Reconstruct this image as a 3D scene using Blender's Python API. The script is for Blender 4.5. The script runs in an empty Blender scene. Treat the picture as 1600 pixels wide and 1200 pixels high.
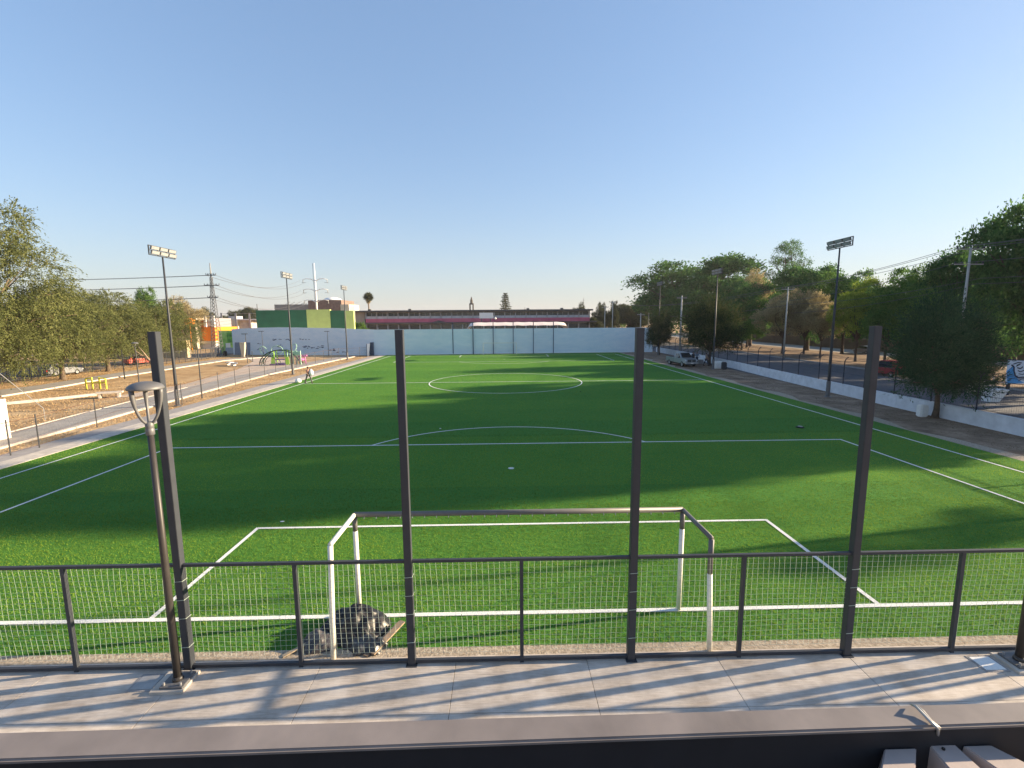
import bpy, bmesh, math, random
import numpy as np
from mathutils import Vector, Matrix, Euler
R = math.radians
rnd = random.Random(7)

# ---------------------------------------------------------------- camera
SC = bpy.context.scene
COL = SC.collection
CAM = np.array([-0.3318, -9.3341, 6.2241])
CF = np.array([0.0202856, 0.9909349, -0.13280253])
CR = np.array([0.9997417, -0.02146634, -0.00746515])
CU = np.array([0.01024826, 0.1326168, 0.9911144])
FP = 733.9
cd = bpy.data.cameras.new('camera'); cam = bpy.data.objects.new('camera', cd); COL.objects.link(cam)
cd.sensor_fit = 'HORIZONTAL'; cd.sensor_width = 36; cd.lens = FP / 1600 * 36
cd.clip_start = 0.05; cd.clip_end = 20000
m3 = Matrix([[CR[i], CU[i], -CF[i]] for i in range(3)])
cam.matrix_world = Matrix.Translation(Vector(CAM)) @ m3.to_4x4()
SC.camera = cam

def gp(u, v, z=0.0):
    """survey of the place: photo point -> point on the level z"""
    d = CF * FP + CR * (u - 800) - CU * (v - 600); return Vector(CAM + d * ((z - CAM[2]) / d[2]))
def at(u, v, Y):
    """survey of the place: photo point -> point at depth Y"""
    d = CF * FP + CR * (u - 800) - CU * (v - 600); return Vector(CAM + d * ((Y - CAM[1]) / d[1]))

# ---------------------------------------------------------------- light
SUN_EL = R(16.0); SUN_AZ = R(80.5)          # azimuth clockwise from +Y
sv = Vector((math.sin(SUN_AZ) * math.cos(SUN_EL), math.cos(SUN_AZ) * math.cos(SUN_EL), math.sin(SUN_EL)))
W = bpy.data.worlds.new('World'); SC.world = W; W.use_nodes = True
nt = W.node_tree; nt.nodes.clear()
sky = nt.nodes.new('ShaderNodeTexSky'); sky.sky_type = 'NISHITA'; sky.sun_disc = False
sky.sun_elevation = SUN_EL; sky.sun_rotation = SUN_AZ
sky.air_density = 1.0; sky.dust_density = 1.2; sky.ozone_density = 1.0; sky.altitude = 1500
bg = nt.nodes.new('ShaderNodeBackground'); bg.inputs['Strength'].default_value = 0.116
wo = nt.nodes.new('ShaderNodeOutputWorld')
# evening sky: luminance range compressed, hue kept
bw = nt.nodes.new('ShaderNodeRGBToBW'); pw = nt.nodes.new('ShaderNodeMath'); pw.operation = 'POWER'; pw.inputs[1].default_value = -.45
vm = nt.nodes.new('ShaderNodeVectorMath'); vm.operation = 'SCALE'
nt.links.new(sky.outputs[0], bw.inputs[0]); nt.links.new(bw.outputs[0], pw.inputs[0]); nt.links.new(sky.outputs[0], vm.inputs[0]); nt.links.new(pw.outputs[0], vm.inputs['Scale'])
# dusty rose band low over the horizon
tcw = nt.nodes.new('ShaderNodeTexCoord'); spw = nt.nodes.new('ShaderNodeSeparateXYZ'); nt.links.new(tcw.outputs['Generated'], spw.inputs[0])
om = nt.nodes.new('ShaderNodeMath'); om.operation = 'SUBTRACT'; om.inputs[0].default_value = 1; om.use_clamp = True; nt.links.new(spw.outputs['Z'], om.inputs[1])
ow = nt.nodes.new('ShaderNodeMath'); ow.operation = 'POWER'; ow.inputs[1].default_value = 9; nt.links.new(om.outputs[0], ow.inputs[0])
of = nt.nodes.new('ShaderNodeMath'); of.operation = 'MULTIPLY'; of.inputs[1].default_value = .85; nt.links.new(ow.outputs[0], of.inputs[0])
mxw = nt.nodes.new('ShaderNodeMix'); mxw.data_type = 'RGBA'; mxw.inputs[7].default_value = (1.92, 1.80, 1.93, 1)
nt.links.new(of.outputs[0], mxw.inputs[0]); nt.links.new(vm.outputs[0], mxw.inputs[6])
nt.links.new(mxw.outputs[2], bg.inputs[0]); nt.links.new(bg.outputs[0], wo.inputs[0])
sd = bpy.data.lights.new('sun', 'SUN'); sd.energy = 5.0; sd.angle = R(0.6); sd.color = (1.0, 0.80, 0.54)
sun = bpy.data.objects.new('sun', sd); COL.objects.link(sun); sun.rotation_euler = sv.to_track_quat('Z', 'Y').to_euler()
VS = SC.view_settings; VS.view_transform = 'Standard'; VS.look = 'None'; VS.exposure = 1.58; VS.gamma = 1.0

# ---------------------------------------------------------------- materials
def L(c):  # sRGB 0-255 -> linear
    return tuple(((x / 255) / 12.92 if x / 255 <= .04045 else ((x / 255 + .055) / 1.055) ** 2.4) for x in c)
MATS = {}
def mat(name, col, rough=.7, metal=0, var=.12, scale=6, bump=0, bscale=40, col2=None, spec=.4, trans=0, detail=6):
    if name in MATS: return MATS[name]
    m = bpy.data.materials.new(name); m.use_nodes = True; n = m.node_tree; b = n.nodes['Principled BSDF']
    b.inputs['Roughness'].default_value = rough; b.inputs['Metallic'].default_value = metal
    b.inputs['Specular IOR Level'].default_value = spec
    tc = n.nodes.new('ShaderNodeTexCoord')
    ns = n.nodes.new('ShaderNodeTexNoise'); ns.inputs['Scale'].default_value = scale; ns.inputs['Detail'].default_value = detail
    n.links.new(tc.outputs['Object'], ns.inputs['Vector'])
    cr = n.nodes.new('ShaderNodeValToRGB'); n.links.new(ns.outputs[0], cr.inputs[0])
    c = np.array(col); c2 = np.array(col2) if col2 is not None else c * (1 + var)
    c1 = c * (1 - var) if col2 is None else c
    cr.color_ramp.elements[0].position = .3; cr.color_ramp.elements[0].color = (*c1, 1)
    cr.color_ramp.elements[1].position = .7; cr.color_ramp.elements[1].color = (*c2, 1)
    n.links.new(cr.outputs[0], b.inputs['Base Color'])
    if bump:
        n2 = n.nodes.new('ShaderNodeTexNoise'); n2.inputs['Scale'].default_value = bscale; n2.inputs['Detail'].default_value = 5
        n.links.new(tc.outputs['Object'], n2.inputs['Vector'])
        bp = n.nodes.new('ShaderNodeBump'); bp.inputs['Strength'].default_value = bump; bp.inputs['Distance'].default_value = .02
        n.links.new(n2.outputs[0], bp.inputs['Height']); n.links.new(bp.outputs[0], b.inputs['Normal'])
    MATS[name] = m; return m

def leafmat(name, c1, c2, c3, tr=.35):
    """foliage: colour varies by leaf clump (object-space noise) and by leaf (attribute)"""
    m = bpy.data.materials.new(name); m.use_nodes = True; n = m.node_tree; n.nodes.clear()
    out = n.nodes.new('ShaderNodeOutputMaterial')
    at_ = n.nodes.new('ShaderNodeAttribute'); at_.attribute_name = 'leaf_var'
    tc = n.nodes.new('ShaderNodeTexCoord'); ns = n.nodes.new('ShaderNodeTexNoise'); ns.inputs['Scale'].default_value = .55
    ns.inputs['Detail'].default_value = 3
    n.links.new(tc.outputs['Object'], ns.inputs['Vector'])
    mx = n.nodes.new('ShaderNodeMath'); mx.operation = 'MULTIPLY_ADD'; mx.inputs[1].default_value = .38
    n.links.new(at_.outputs['Fac'], mx.inputs[0])
    m2 = n.nodes.new('ShaderNodeMath'); m2.operation = 'MULTIPLY'; m2.inputs[1].default_value = .68
    n.links.new(ns.outputs[0], m2.inputs[0]); n.links.new(m2.outputs[0], mx.inputs[2])
    cr = n.nodes.new('ShaderNodeValToRGB'); cr.color_ramp.elements[0].color = (*c1, 1); cr.color_ramp.elements[0].position = .15
    e = cr.color_ramp.elements.new(.5); e.color = (*c2, 1); cr.color_ramp.elements[2].color = (*c3, 1); cr.color_ramp.elements[2].position = .9
    n.links.new(mx.outputs[0], cr.inputs[0])
    d = n.nodes.new('ShaderNodeBsdfDiffuse'); t = n.nodes.new('ShaderNodeBsdfTranslucent'); mix = n.nodes.new('ShaderNodeMixShader')
    mix.inputs[0].default_value = tr
    n.links.new(cr.outputs[0], d.inputs[0]); n.links.new(cr.outputs[0], t.inputs[0])
    n.links.new(d.outputs[0], mix.inputs[1]); n.links.new(t.outputs[0], mix.inputs[2]); n.links.new(mix.outputs[0], out.inputs[0])
    MATS[name] = m; return m

POST = mat('post_paint', (.036, .041, .052), .55, var=.08, bump=.1, bscale=120)
DARKPOST = mat('dark_post_paint', (.035, .038, .045), .5)
BLACKMETAL = mat('black_metal', (.04, .036, .034), .45)
NAVY = mat('navy_fence_paint', (.018, .022, .04), .5)
GREYMETAL = mat('grey_metal', (.135, .135, .14), .5, .2)
GALV = mat('galvanised_steel', (.35, .35, .35), .5, .4)
WHITE = mat('white_paint', (.80, .79, .76), .5, var=.06, scale=12)
GOALW = mat('goal_white_paint', (.78, .75, .66), .5, var=.08, scale=15)
CHALK = mat('line_white', (.78, .8, .78), .9, var=.1, scale=60, bump=.8, bscale=160)
STRING = mat('net_string', (.50, .58, .50), .8)
CONC = mat('concrete_pale', (.5, .45, .39), .85, var=.18, scale=3, bump=.3, bscale=60)
CONC2 = mat('concrete_grey', (.3, .28, .27), .85, var=.15, scale=2, bump=.3, bscale=60)
ASPH = mat('asphalt', (.085, .085, .092), .9, var=.2, scale=1.2, bump=.4, bscale=90)
ASPH2 = mat('path_asphalt', (.30, .28, .26), .9, var=.15, scale=1.2, bump=.4, bscale=60)
GLASS = mat('dark_glass', (.02, .025, .03), .12, spec=.8)
BLACK = mat('black_rubber', (.012, .012, .013), .8)
BARK = mat('bark', (.085, .06, .042), .95, var=.35, scale=5, bump=1, bscale=14)
BARK2 = mat('pale_bark', (.3, .22, .15), .95, var=.3, scale=4, bump=.8, bscale=12)

def turf_material():
    m = bpy.data.materials.new('artificial_turf'); m.use_nodes = True; n = m.node_tree; b = n.nodes['Principled BSDF']
    b.inputs['Roughness'].default_value = .9; b.inputs['Specular IOR Level'].default_value = .04
    tc = n.nodes.new('ShaderNodeTexCoord')
    def noise(s, d, vec=None, rough=.6):
        x = n.nodes.new('ShaderNodeTexNoise'); x.inputs['Scale'].default_value = s; x.inputs['Detail'].default_value = d
        x.inputs['Roughness'].default_value = rough
        n.links.new(vec or tc.outputs['Object'], x.inputs['Vector']); return x
    fine = noise(55, 4, rough=.75); mid = noise(7, 4); big = noise(.16, 3)
    # rolls of turf laid across the pitch, each a slightly different tone
    sp = n.nodes.new('ShaderNodeSeparateXYZ'); n.links.new(tc.outputs['Object'], sp.inputs[0])
    dv = n.nodes.new('ShaderNodeMath'); dv.operation = 'MULTIPLY'; dv.inputs[1].default_value = 1 / 3.9; n.links.new(sp.outputs['Y'], dv.inputs[0])
    fl = n.nodes.new('ShaderNodeMath'); fl.operation = 'FLOOR'; n.links.new(dv.outputs[0], fl.inputs[0])
    wn = n.nodes.new('ShaderNodeTexWhiteNoise'); wn.noise_dimensions = '1D'; n.links.new(fl.outputs[0], wn.inputs['W'])
    cr = n.nodes.new('ShaderNodeValToRGB')
    cr.color_ramp.elements[0].position = .34; cr.color_ramp.elements[0].color = (.018, .135, .034, 1)
    cr.color_ramp.elements[1].position = .68; cr.color_ramp.elements[1].color = (.135, .280, .040, 1)
    a = n.nodes.new('ShaderNodeMath'); a.operation = 'MULTIPLY'; a.inputs[1].default_value = .62; n.links.new(fine.outputs[0], a.inputs[0])
    a2 = n.nodes.new('ShaderNodeMath'); a2.operation = 'MULTIPLY_ADD'; a2.inputs[1].default_value = .22; n.links.new(mid.outputs[0], a2.inputs[0]); n.links.new(a.outputs[0], a2.inputs[2])
    a3 = n.nodes.new('ShaderNodeMath'); a3.operation = 'MULTIPLY_ADD'; a3.inputs[1].default_value = .12; n.links.new(big.outputs[0], a3.inputs[0]); n.links.new(a2.outputs[0], a3.inputs[2])
    a4 = n.nodes.new('ShaderNodeMath'); a4.operation = 'MULTIPLY_ADD'; a4.inputs[1].default_value = .045; n.links.new(wn.outputs[0], a4.inputs[0]); n.links.new(a3.outputs[0], a4.inputs[2])
    n.links.new(a4.outputs[0], cr.inputs[0]); n.links.new(cr.outputs[0], b.inputs['Base Color'])
    bp = n.nodes.new('ShaderNodeBump'); bp.inputs['Strength'].default_value = .9; bp.inputs['Distance'].default_value = .035
    n.links.new(fine.outputs[0], bp.inputs['Height'])
    bp2 = n.nodes.new('ShaderNodeBump'); bp2.inputs['Strength'].default_value = .4; bp2.inputs['Distance'].default_value = .05
    n.links.new(mid.outputs[0], bp2.inputs['Height']); n.links.new(bp.outputs[0], bp2.inputs['Normal'])
    n.links.new(bp2.outputs[0], b.inputs['Normal'])
    return m
TURF = turf_material()

def walkway_material():
    m = bpy.data.materials.new('broomed_concrete'); m.use_nodes = True; n = m.node_tree; b = n.nodes['Principled BSDF']
    b.inputs['Roughness'].default_value = .85
    tc = n.nodes.new('ShaderNodeTexCoord')
    ns = n.nodes.new('ShaderNodeTexNoise'); ns.inputs['Scale'].default_value = 1.6; ns.inputs['Detail'].default_value = 8; ns.inputs['Roughness'].default_value = .65
    n.links.new(tc.outputs['Object'], ns.inputs['Vector'])
    mp = n.nodes.new('ShaderNodeMapping'); mp.inputs['Scale'].default_value = (2, 34, 1); n.links.new(tc.outputs['Object'], mp.inputs['Vector'])
    n2 = n.nodes.new('ShaderNodeTexNoise'); n2.inputs['Scale'].default_value = 1.8; n2.inputs['Detail'].default_value = 5; n.links.new(mp.outputs[0], n2.inputs['Vector'])
    mx = n.nodes.new('ShaderNodeMath'); mx.operation = 'MULTIPLY_ADD'; mx.inputs[1].default_value = .35; n.links.new(n2.outputs[0], mx.inputs[0])
    m1 = n.nodes.new('ShaderNodeMath'); m1.operation = 'MULTIPLY'; m1.inputs[1].default_value = .65; n.links.new(ns.outputs[0], m1.inputs[0]); n.links.new(m1.outputs[0], mx.inputs[2])
    cr = n.nodes.new('ShaderNodeValToRGB'); cr.color_ramp.elements[0].position = .38; cr.color_ramp.elements[0].color = (.37, .31, .255, 1)
    cr.color_ramp.elements[1].position = .60; cr.color_ramp.elements[1].color = (.60, .535, .47, 1)
    n.links.new(mx.outputs[0], cr.inputs[0]); n.links.new(cr.outputs[0], b.inputs['Base Color'])
    bp = n.nodes.new('ShaderNodeBump'); bp.inputs['Strength'].default_value = .45; bp.inputs['Distance'].default_value = .01
    n.links.new(n2.outputs[0], bp.inputs['Height']); n.links.new(bp.outputs[0], b.inputs['Normal'])
    return m
WALK = walkway_material()

def dirt_material(name, ca, cb, cc, s=.35, fs=6, bd=.12):
    m = bpy.data.materials.new(name); m.use_nodes = True; n = m.node_tree; b = n.nodes['Principled BSDF']
    b.inputs['Roughness'].default_value = .95; b.inputs['Specular IOR Level'].default_value = .1
    tc = n.nodes.new('ShaderNodeTexCoord')
    a = n.nodes.new('ShaderNodeTexNoise'); a.inputs['Scale'].default_value = s; a.inputs['Detail'].default_value = 10; a.inputs['Roughness'].default_value = .72
    n.links.new(tc.outputs['Object'], a.inputs['Vector'])
    cr = n.nodes.new('ShaderNodeValToRGB'); cr.color_ramp.elements[0].position = .32; cr.color_ramp.elements[0].color = (*ca, 1)
    e = cr.color_ramp.elements.new(.5); e.color = (*cb, 1); cr.color_ramp.elements[2].position = .68; cr.color_ramp.elements[2].color = (*cc, 1)
    n.links.new(a.outputs[0], cr.inputs[0]); n.links.new(cr.outputs[0], b.inputs['Base Color'])
    f = n.nodes.new('ShaderNodeTexNoise'); f.inputs['Scale'].default_value = fs; f.inputs['Detail'].default_value = 6; n.links.new(tc.outputs['Object'], f.inputs['Vector'])
    bp = n.nodes.new('ShaderNodeBump'); bp.inputs['Strength'].default_value = .8; bp.inputs['Distance'].default_value = bd
    n.links.new(f.outputs[0], bp.inputs['Height']); n.links.new(bp.outputs[0], b.inputs['Normal'])
    return m
DIRT = dirt_material('dry_grass_earth', (.26, .165, .085), (.42, .28, .15), (.56, .42, .25))
SOIL = dirt_material('brown_soil', (.12, .082, .058), (.23, .165, .115), (.36, .27, .195), .6)
GRAV = dirt_material('beige_gravel', (.2, .16, .12), (.36, .30, .23), (.52, .45, .36), 14, 30, .02)

def wall_material():
    m = bpy.data.materials.new('blue_white_painted_block'); m.use_nodes = True; n = m.node_tree; b = n.nodes['Principled BSDF']
    b.inputs['Roughness'].default_value = .8
    tc = n.nodes.new('ShaderNodeTexCoord')
    sp = n.nodes.new('ShaderNodeSeparateXYZ'); n.links.new(tc.outputs['Object'], sp.inputs[0])
    cb = n.nodes.new('ShaderNodeCombineXYZ'); n.links.new(sp.outputs['X'], cb.inputs[0]); n.links.new(sp.outputs['Z'], cb.inputs[1])
    br = n.nodes.new('ShaderNodeTexBrick'); br.inputs['Scale'].default_value = 1.0; br.inputs['Brick Width'].default_value = .4; br.inputs['Row Height'].default_value = .2
    br.inputs['Mortar Size'].default_value = .014; br.inputs['Color1'].default_value = (.86, .92, .96, 1); br.inputs['Color2'].default_value = (.80, .88, .94, 1); br.inputs['Mortar'].default_value = (.58, .70, .82, 1)
    n.links.new(cb.outputs[0], br.inputs['Vector'])
    mp = n.nodes.new('ShaderNodeMapping'); mp.inputs['Scale'].default_value = (.5, 1, 1.6); n.links.new(tc.outputs['Object'], mp.inputs['Vector'])
    ns = n.nodes.new('ShaderNodeTexNoise'); ns.inputs['Scale'].default_value = .8; ns.inputs['Detail'].default_value = 8; ns.inputs['Roughness'].default_value = .7; n.links.new(mp.outputs[0], ns.inputs['Vector'])
    cr = n.nodes.new('ShaderNodeValToRGB'); cr.color_ramp.elements[0].position = .35; cr.color_ramp.elements[0].color = (.80, .88, .93, 1)
    cr.color_ramp.elements[1].position = .62; cr.color_ramp.elements[1].color = (1, 1, 1, 1); n.links.new(ns.outputs[0], cr.inputs[0])
    mx = n.nodes.new('ShaderNodeMix'); mx.data_type = 'RGBA'; mx.blend_type = 'MULTIPLY'; mx.inputs[0].default_value = .8
    n.links.new(br.outputs[0], mx.inputs[6]); n.links.new(cr.outputs[0], mx.inputs[7]); n.links.new(mx.outputs[2], b.inputs['Base Color'])
    return m
BWALL = wall_material()

# ---------------------------------------------------------------- mesh helpers
class MB:
    def __init__(s): s.v = []; s.f = []; s.mi = []; s.cur = 0; s.mats = []
    def m(s, mt):
        if mt not in s.mats: s.mats.append(mt)
        s.cur = s.mats.index(mt); return s
    def add(s, vs, fs):
        o = len(s.v); s.v += [tuple(x) for x in vs]
        for f in fs: s.f.append([i + o for i in f]); s.mi.append(s.cur)
        return s
    def box(s, x0, x1, y0, y1, z0, z1, rz=0, c=None):
        vs = [Vector((x, y, z)) for z in (z0, z1) for y in (y0, y1) for x in (x0, x1)]
        if rz:
            c = Vector(c) if c else Vector(((x0 + x1) / 2, (y0 + y1) / 2, 0)); M = Matrix.Rotation(rz, 3, 'Z')
            vs = [M @ (v - c) + c for v in vs]
        return s.add(vs, [(0, 2, 3, 1), (4, 5, 7, 6), (0, 1, 5, 4), (2, 6, 7, 3), (0, 4, 6, 2), (1, 3, 7, 5)])
    def bar(s, a, b, w, h=None, up=(0, 0, 1)):
        """rectangular bar from a to b, w wide, h high"""
        h = h or w; a = Vector(a); b = Vector(b); d = (b - a).normalized(); u = Vector(up)
        if abs(d.dot(u)) > .95: u = Vector((0, 1, 0))
        sd_ = d.cross(u).normalized(); u = sd_.cross(d)
        vs = [p + sd_ * (sx * w / 2) + u * (sz * h / 2) for p in (a, b) for sz in (-1, 1) for sx in (-1, 1)]
        return s.add(vs, [(0, 1, 3, 2), (4, 6, 7, 5), (0, 4, 5, 1), (2, 3, 7, 6), (0, 2, 6, 4), (1, 5, 7, 3)])
    def tube(s, pts, r, n=8, cap=True):
        pts = [Vector(p) for p in pts]; rs = r if isinstance(r, (list, tuple)) else [r] * len(pts)
        vs = []; fs = []
        prev = None
        for i, p in enumerate(pts):
            d = (pts[min(i + 1, len(pts) - 1)] - pts[max(i - 1, 0)])
            d = d.normalized() if d.length > 1e-9 else Vector((0, 0, 1))
            if prev is None:
                u = Vector((1, 0, 0)) if abs(d.x) < .9 else Vector((0, 1, 0)); prev = (u - d * u.dot(d)).normalized()
            else:
                prev = prev - d * prev.dot(d); prev = prev.normalized() if prev.length > 1e-6 else d.orthogonal().normalized()
            w = d.cross(prev)
            for k in range(n):
                a = 2 * math.pi * k / n; vs.append(p + (prev * math.cos(a) + w * math.sin(a)) * rs[i])
        for i in range(len(pts) - 1):
            for k in range(n): fs.append((i * n + k, i * n + (k + 1) % n, (i + 1) * n + (k + 1) % n, (i + 1) * n + k))
        if cap: fs.append(tuple(range(n - 1, -1, -1))); fs.append(tuple(range((len(pts) - 1) * n, len(pts) * n)))
        return s.add(vs, fs)
    def lathe(s, prof, c=(0, 0, 0), n=20):
        c = Vector(c); vs = []; fs = []
        for r, z in prof:
            for k in range(n): vs.append(c + Vector((r * math.cos(2 * math.pi * k / n), r * math.sin(2 * math.pi * k / n), z)))
        for i in range(len(prof) - 1):
            for k in range(n): fs.append((i * n + k, i * n + (k + 1) % n, (i + 1) * n + (k + 1) % n, (i + 1) * n + k))
        fs.append(tuple(range(n - 1, -1, -1))); fs.append(tuple(range((len(prof) - 1) * n, len(prof) * n)))
        return s.add(vs, fs)
    def prism(s, poly, y0, y1):
        """outline poly of (x, z) extruded from y0 to y1"""
        n = len(poly); vs = [(x, y0, z) for x, z in poly] + [(x, y1, z) for x, z in poly]
        fs = [tuple(range(n)), tuple(range(2 * n - 1, n - 1, -1))] + [(i, i + n, (i + 1) % n + n, (i + 1) % n) for i in range(n)]
        return s.add(vs, fs)
    def sheet(s, poly, z):
        return s.add([(x, y, z) for x, y in poly], [tuple(range(len(poly)))])
    def build(s, name, mt=None, parent=None, smooth=False):
        me = bpy.data.meshes.new(name); me.from_pydata(s.v, [], s.f)
        for q in (s.mats or [mt]): me.materials.append(q)
        if s.mats: me.polygons.foreach_set('material_index', s.mi)
        if smooth: me.polygons.foreach_set('use_smooth', [True] * len(me.polygons))
        me.update(); o = bpy.data.objects.new(name, me); COL.objects.link(o)
        if parent: o.parent = parent
        return o

def tag(o, label=None, cat=None, group=None, kind=None):
    if label: o['label'] = label
    if cat: o['category'] = cat
    if group: o['group'] = group
    if kind: o['kind'] = kind
    return o
def thing(name, label, cat, loc=(0, 0, 0), rz=0, group=None, s=1):
    o = bpy.data.objects.new(name, None); COL.objects.link(o); o.location = loc; o.rotation_euler = (0, 0, rz); o.empty_display_size = .3
    o.scale = (s, s, s)
    return tag(o, label, cat, group)
def struct(name, mb, mt=None):
    return tag(mb.build(name, mt), kind='structure')
def copy_tree(o, parent=None):
    c = o.copy(); COL.objects.link(c); c.parent = parent
    for ch in list(o.children): copy_tree(ch, c)
    return c
def shade(o):
    for p in o.data.polygons: p.use_smooth = True

# ================================================================ GROUND
g = MB(); g.add([(-3000, -600, -.02), (3000, -600, -.02), (3000, 5400, -.02), (-3000, 5400, -.02)], [(0, 1, 2, 3)])
struct('ground', g, DIRT)
YW0, YW1 = 80.3, 82.6
def wally(x): return 79.9 + (x + 24.6) * (82.2 - 79.9) / 49.6
# pitch turf
g = MB(); g.sheet([(-22.15, -1.08), (22.3, -1.15), (22.3, wally(22.3) - .02), (-22.15, wally(-22.15) - .02)], .012)
struct('turf_pitch', g, TURF)
# pitch markings, one sheet 4 mm above the turf
def ln(mb, x0, y0, x1, y1, w=.11, z=.026):
    a = Vector((x0, y0)); b = Vector((x1, y1)); d = (b - a).normalized(); p = Vector((-d.y, d.x)) * w / 2
    # slightly wavering edges like sewn-in lines
    n = max(1, int((b - a).length / 1.1)); vs = []; fs = []
    for i in range(n + 1):
        q = a.lerp(b, i / n); e = rnd.uniform(-.012, .012)
        vs += [(q.x + p.x * (1 + e * 4) + p.x * e, q.y + p.y * (1 + e * 4), z), (q.x - p.x * (1 - e * 3), q.y - p.y * (1 - e * 3), z)]
    fs = [(2 * i, 2 * i + 2, 2 * i + 3, 2 * i + 1) for i in range(n)]
    mb.add(vs, fs)
def arc(mb, cx, cy, r, a0, a1, w=.1, z=.026, n=90):
    vs = []
    for i in range(n + 1):
        a = a0 + (a1 - a0) * i / n
        for q in (r + w / 2, r - w / 2): vs.append((cx + q * math.cos(a), cy + q * math.sin(a), z))
    mb.add(vs, [(2 * i, 2 * i + 2, 2 * i + 3, 2 * i + 1) for i in range(n)])
PL, TL, TR = 77.5, -20.84, 20.64
k = MB()
ln(k, TL, .05, TL, PL); ln(k, TR, .05, TR, PL); ln(k, TL, 0, TR, 0, .12); ln(k, TL, PL, TR, PL)
ln(k, TL, PL / 2, TR, PL / 2)
for y0, sgn in ((0, 1), (PL, -1)):
    for hw, dp in ((17.14, 14.03), (7.84, 4.44)):
        ln(k, -hw, y0 + sgn * .06, -hw, y0 + sgn * (dp + .05), z=.026); ln(k, hw, y0 + sgn * .06, hw, y0 + sgn * (dp + .05), z=.026)
        ln(k, -hw + .05, y0 + sgn * dp, hw - .05, y0 + sgn * dp, z=.026)
    t = math.asin((14.08 - 9.6) / 8.4)
    if sgn > 0: arc(k, 0, 9.55, 8.3, t, math.pi - t, z=.0265)
    else: arc(k, 0, PL - 9.55, 8.3, -math.pi + t, -t, z=.0265)
arc(k, 0, PL / 2, 7.78, 0, 2 * math.pi, z=.0265)
for y in (9.98, PL - 9.98): k.add([(.13 * math.cos(a * .5236), y + .13 * math.sin(a * .5236), .0275) for a in range(12)], [tuple(range(12))])
struct('pitch_markings', k, CHALK)
# pile of the turf: blades standing up, denser and finer near the stand
def on_line(x, y):
    w = .055; y2 = PL - y; yy = np.minimum(y, y2); ax = np.abs(x)
    m_ = (np.abs(x - TL) < w) & (y < PL); m_ |= (np.abs(x - TR) < w) & (y < PL); m_ |= (np.abs(yy) < w + .008) & (x > TL) & (x < TR)
    m_ |= (np.abs(y - PL / 2) < w) & (x > TL) & (x < TR)
    for hw, dp in ((17.14, 14.03), (7.84, 4.44)):
        m_ |= (np.abs(ax - hw) < w) & (yy > 0) & (yy < dp); m_ |= (np.abs(yy - dp) < w) & (ax < hw)
    m_ |= (np.abs(np.hypot(x, yy - 9.55) - 8.3) < w) & (yy > 14); m_ |= np.abs(np.hypot(x, y - PL / 2) - 7.78) < w
    return m_ | (np.hypot(x, yy - 9.98) < .14)
def band_nodes(m):
    n = m.node_tree; cr = [x for x in n.nodes if x.type == 'VALTORGB'][0]
    tc = n.nodes.new('ShaderNodeTexCoord'); sp = n.nodes.new('ShaderNodeSeparateXYZ'); n.links.new(tc.outputs['Object'], sp.inputs[0])
    dv = n.nodes.new('ShaderNodeMath'); dv.operation = 'MULTIPLY'; dv.inputs[1].default_value = 1 / 3.9; n.links.new(sp.outputs['Y'], dv.inputs[0])
    fl = n.nodes.new('ShaderNodeMath'); fl.operation = 'FLOOR'; n.links.new(dv.outputs[0], fl.inputs[0])
    wn = n.nodes.new('ShaderNodeTexWhiteNoise'); wn.noise_dimensions = '1D'; n.links.new(fl.outputs[0], wn.inputs['W'])
    ns = n.nodes.new('ShaderNodeTexNoise'); ns.inputs['Scale'].default_value = .22; ns.inputs['Detail'].default_value = 6; n.links.new(tc.outputs['Object'], ns.inputs['Vector'])
    a = n.nodes.new('ShaderNodeMath'); a.operation = 'MULTIPLY_ADD'; a.inputs[1].default_value = .44; a.inputs[2].default_value = .54; n.links.new(wn.outputs[0], a.inputs[0])
    b = n.nodes.new('ShaderNodeMath'); b.operation = 'MULTIPLY_ADD'; b.inputs[1].default_value = .5; n.links.new(ns.outputs[0], b.inputs[0]); n.links.new(a.outputs[0], b.inputs[2])
    v = n.nodes.new('ShaderNodeVectorMath'); v.operation = 'SCALE'; n.links.new(cr.outputs[0], v.inputs[0]); n.links.new(b.outputs[0], v.inputs['Scale'])
    for x in n.nodes:
        if x.type in ('BSDF_DIFFUSE', 'BSDF_TRANSLUCENT'): n.links.new(v.outputs[0], x.inputs[0])
BL_G = leafmat('turf_blade_green', (.022, .150, .038), (.170, .280, .042), (.26, .37, .050), .42)
band_nodes(BL_G)
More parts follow.
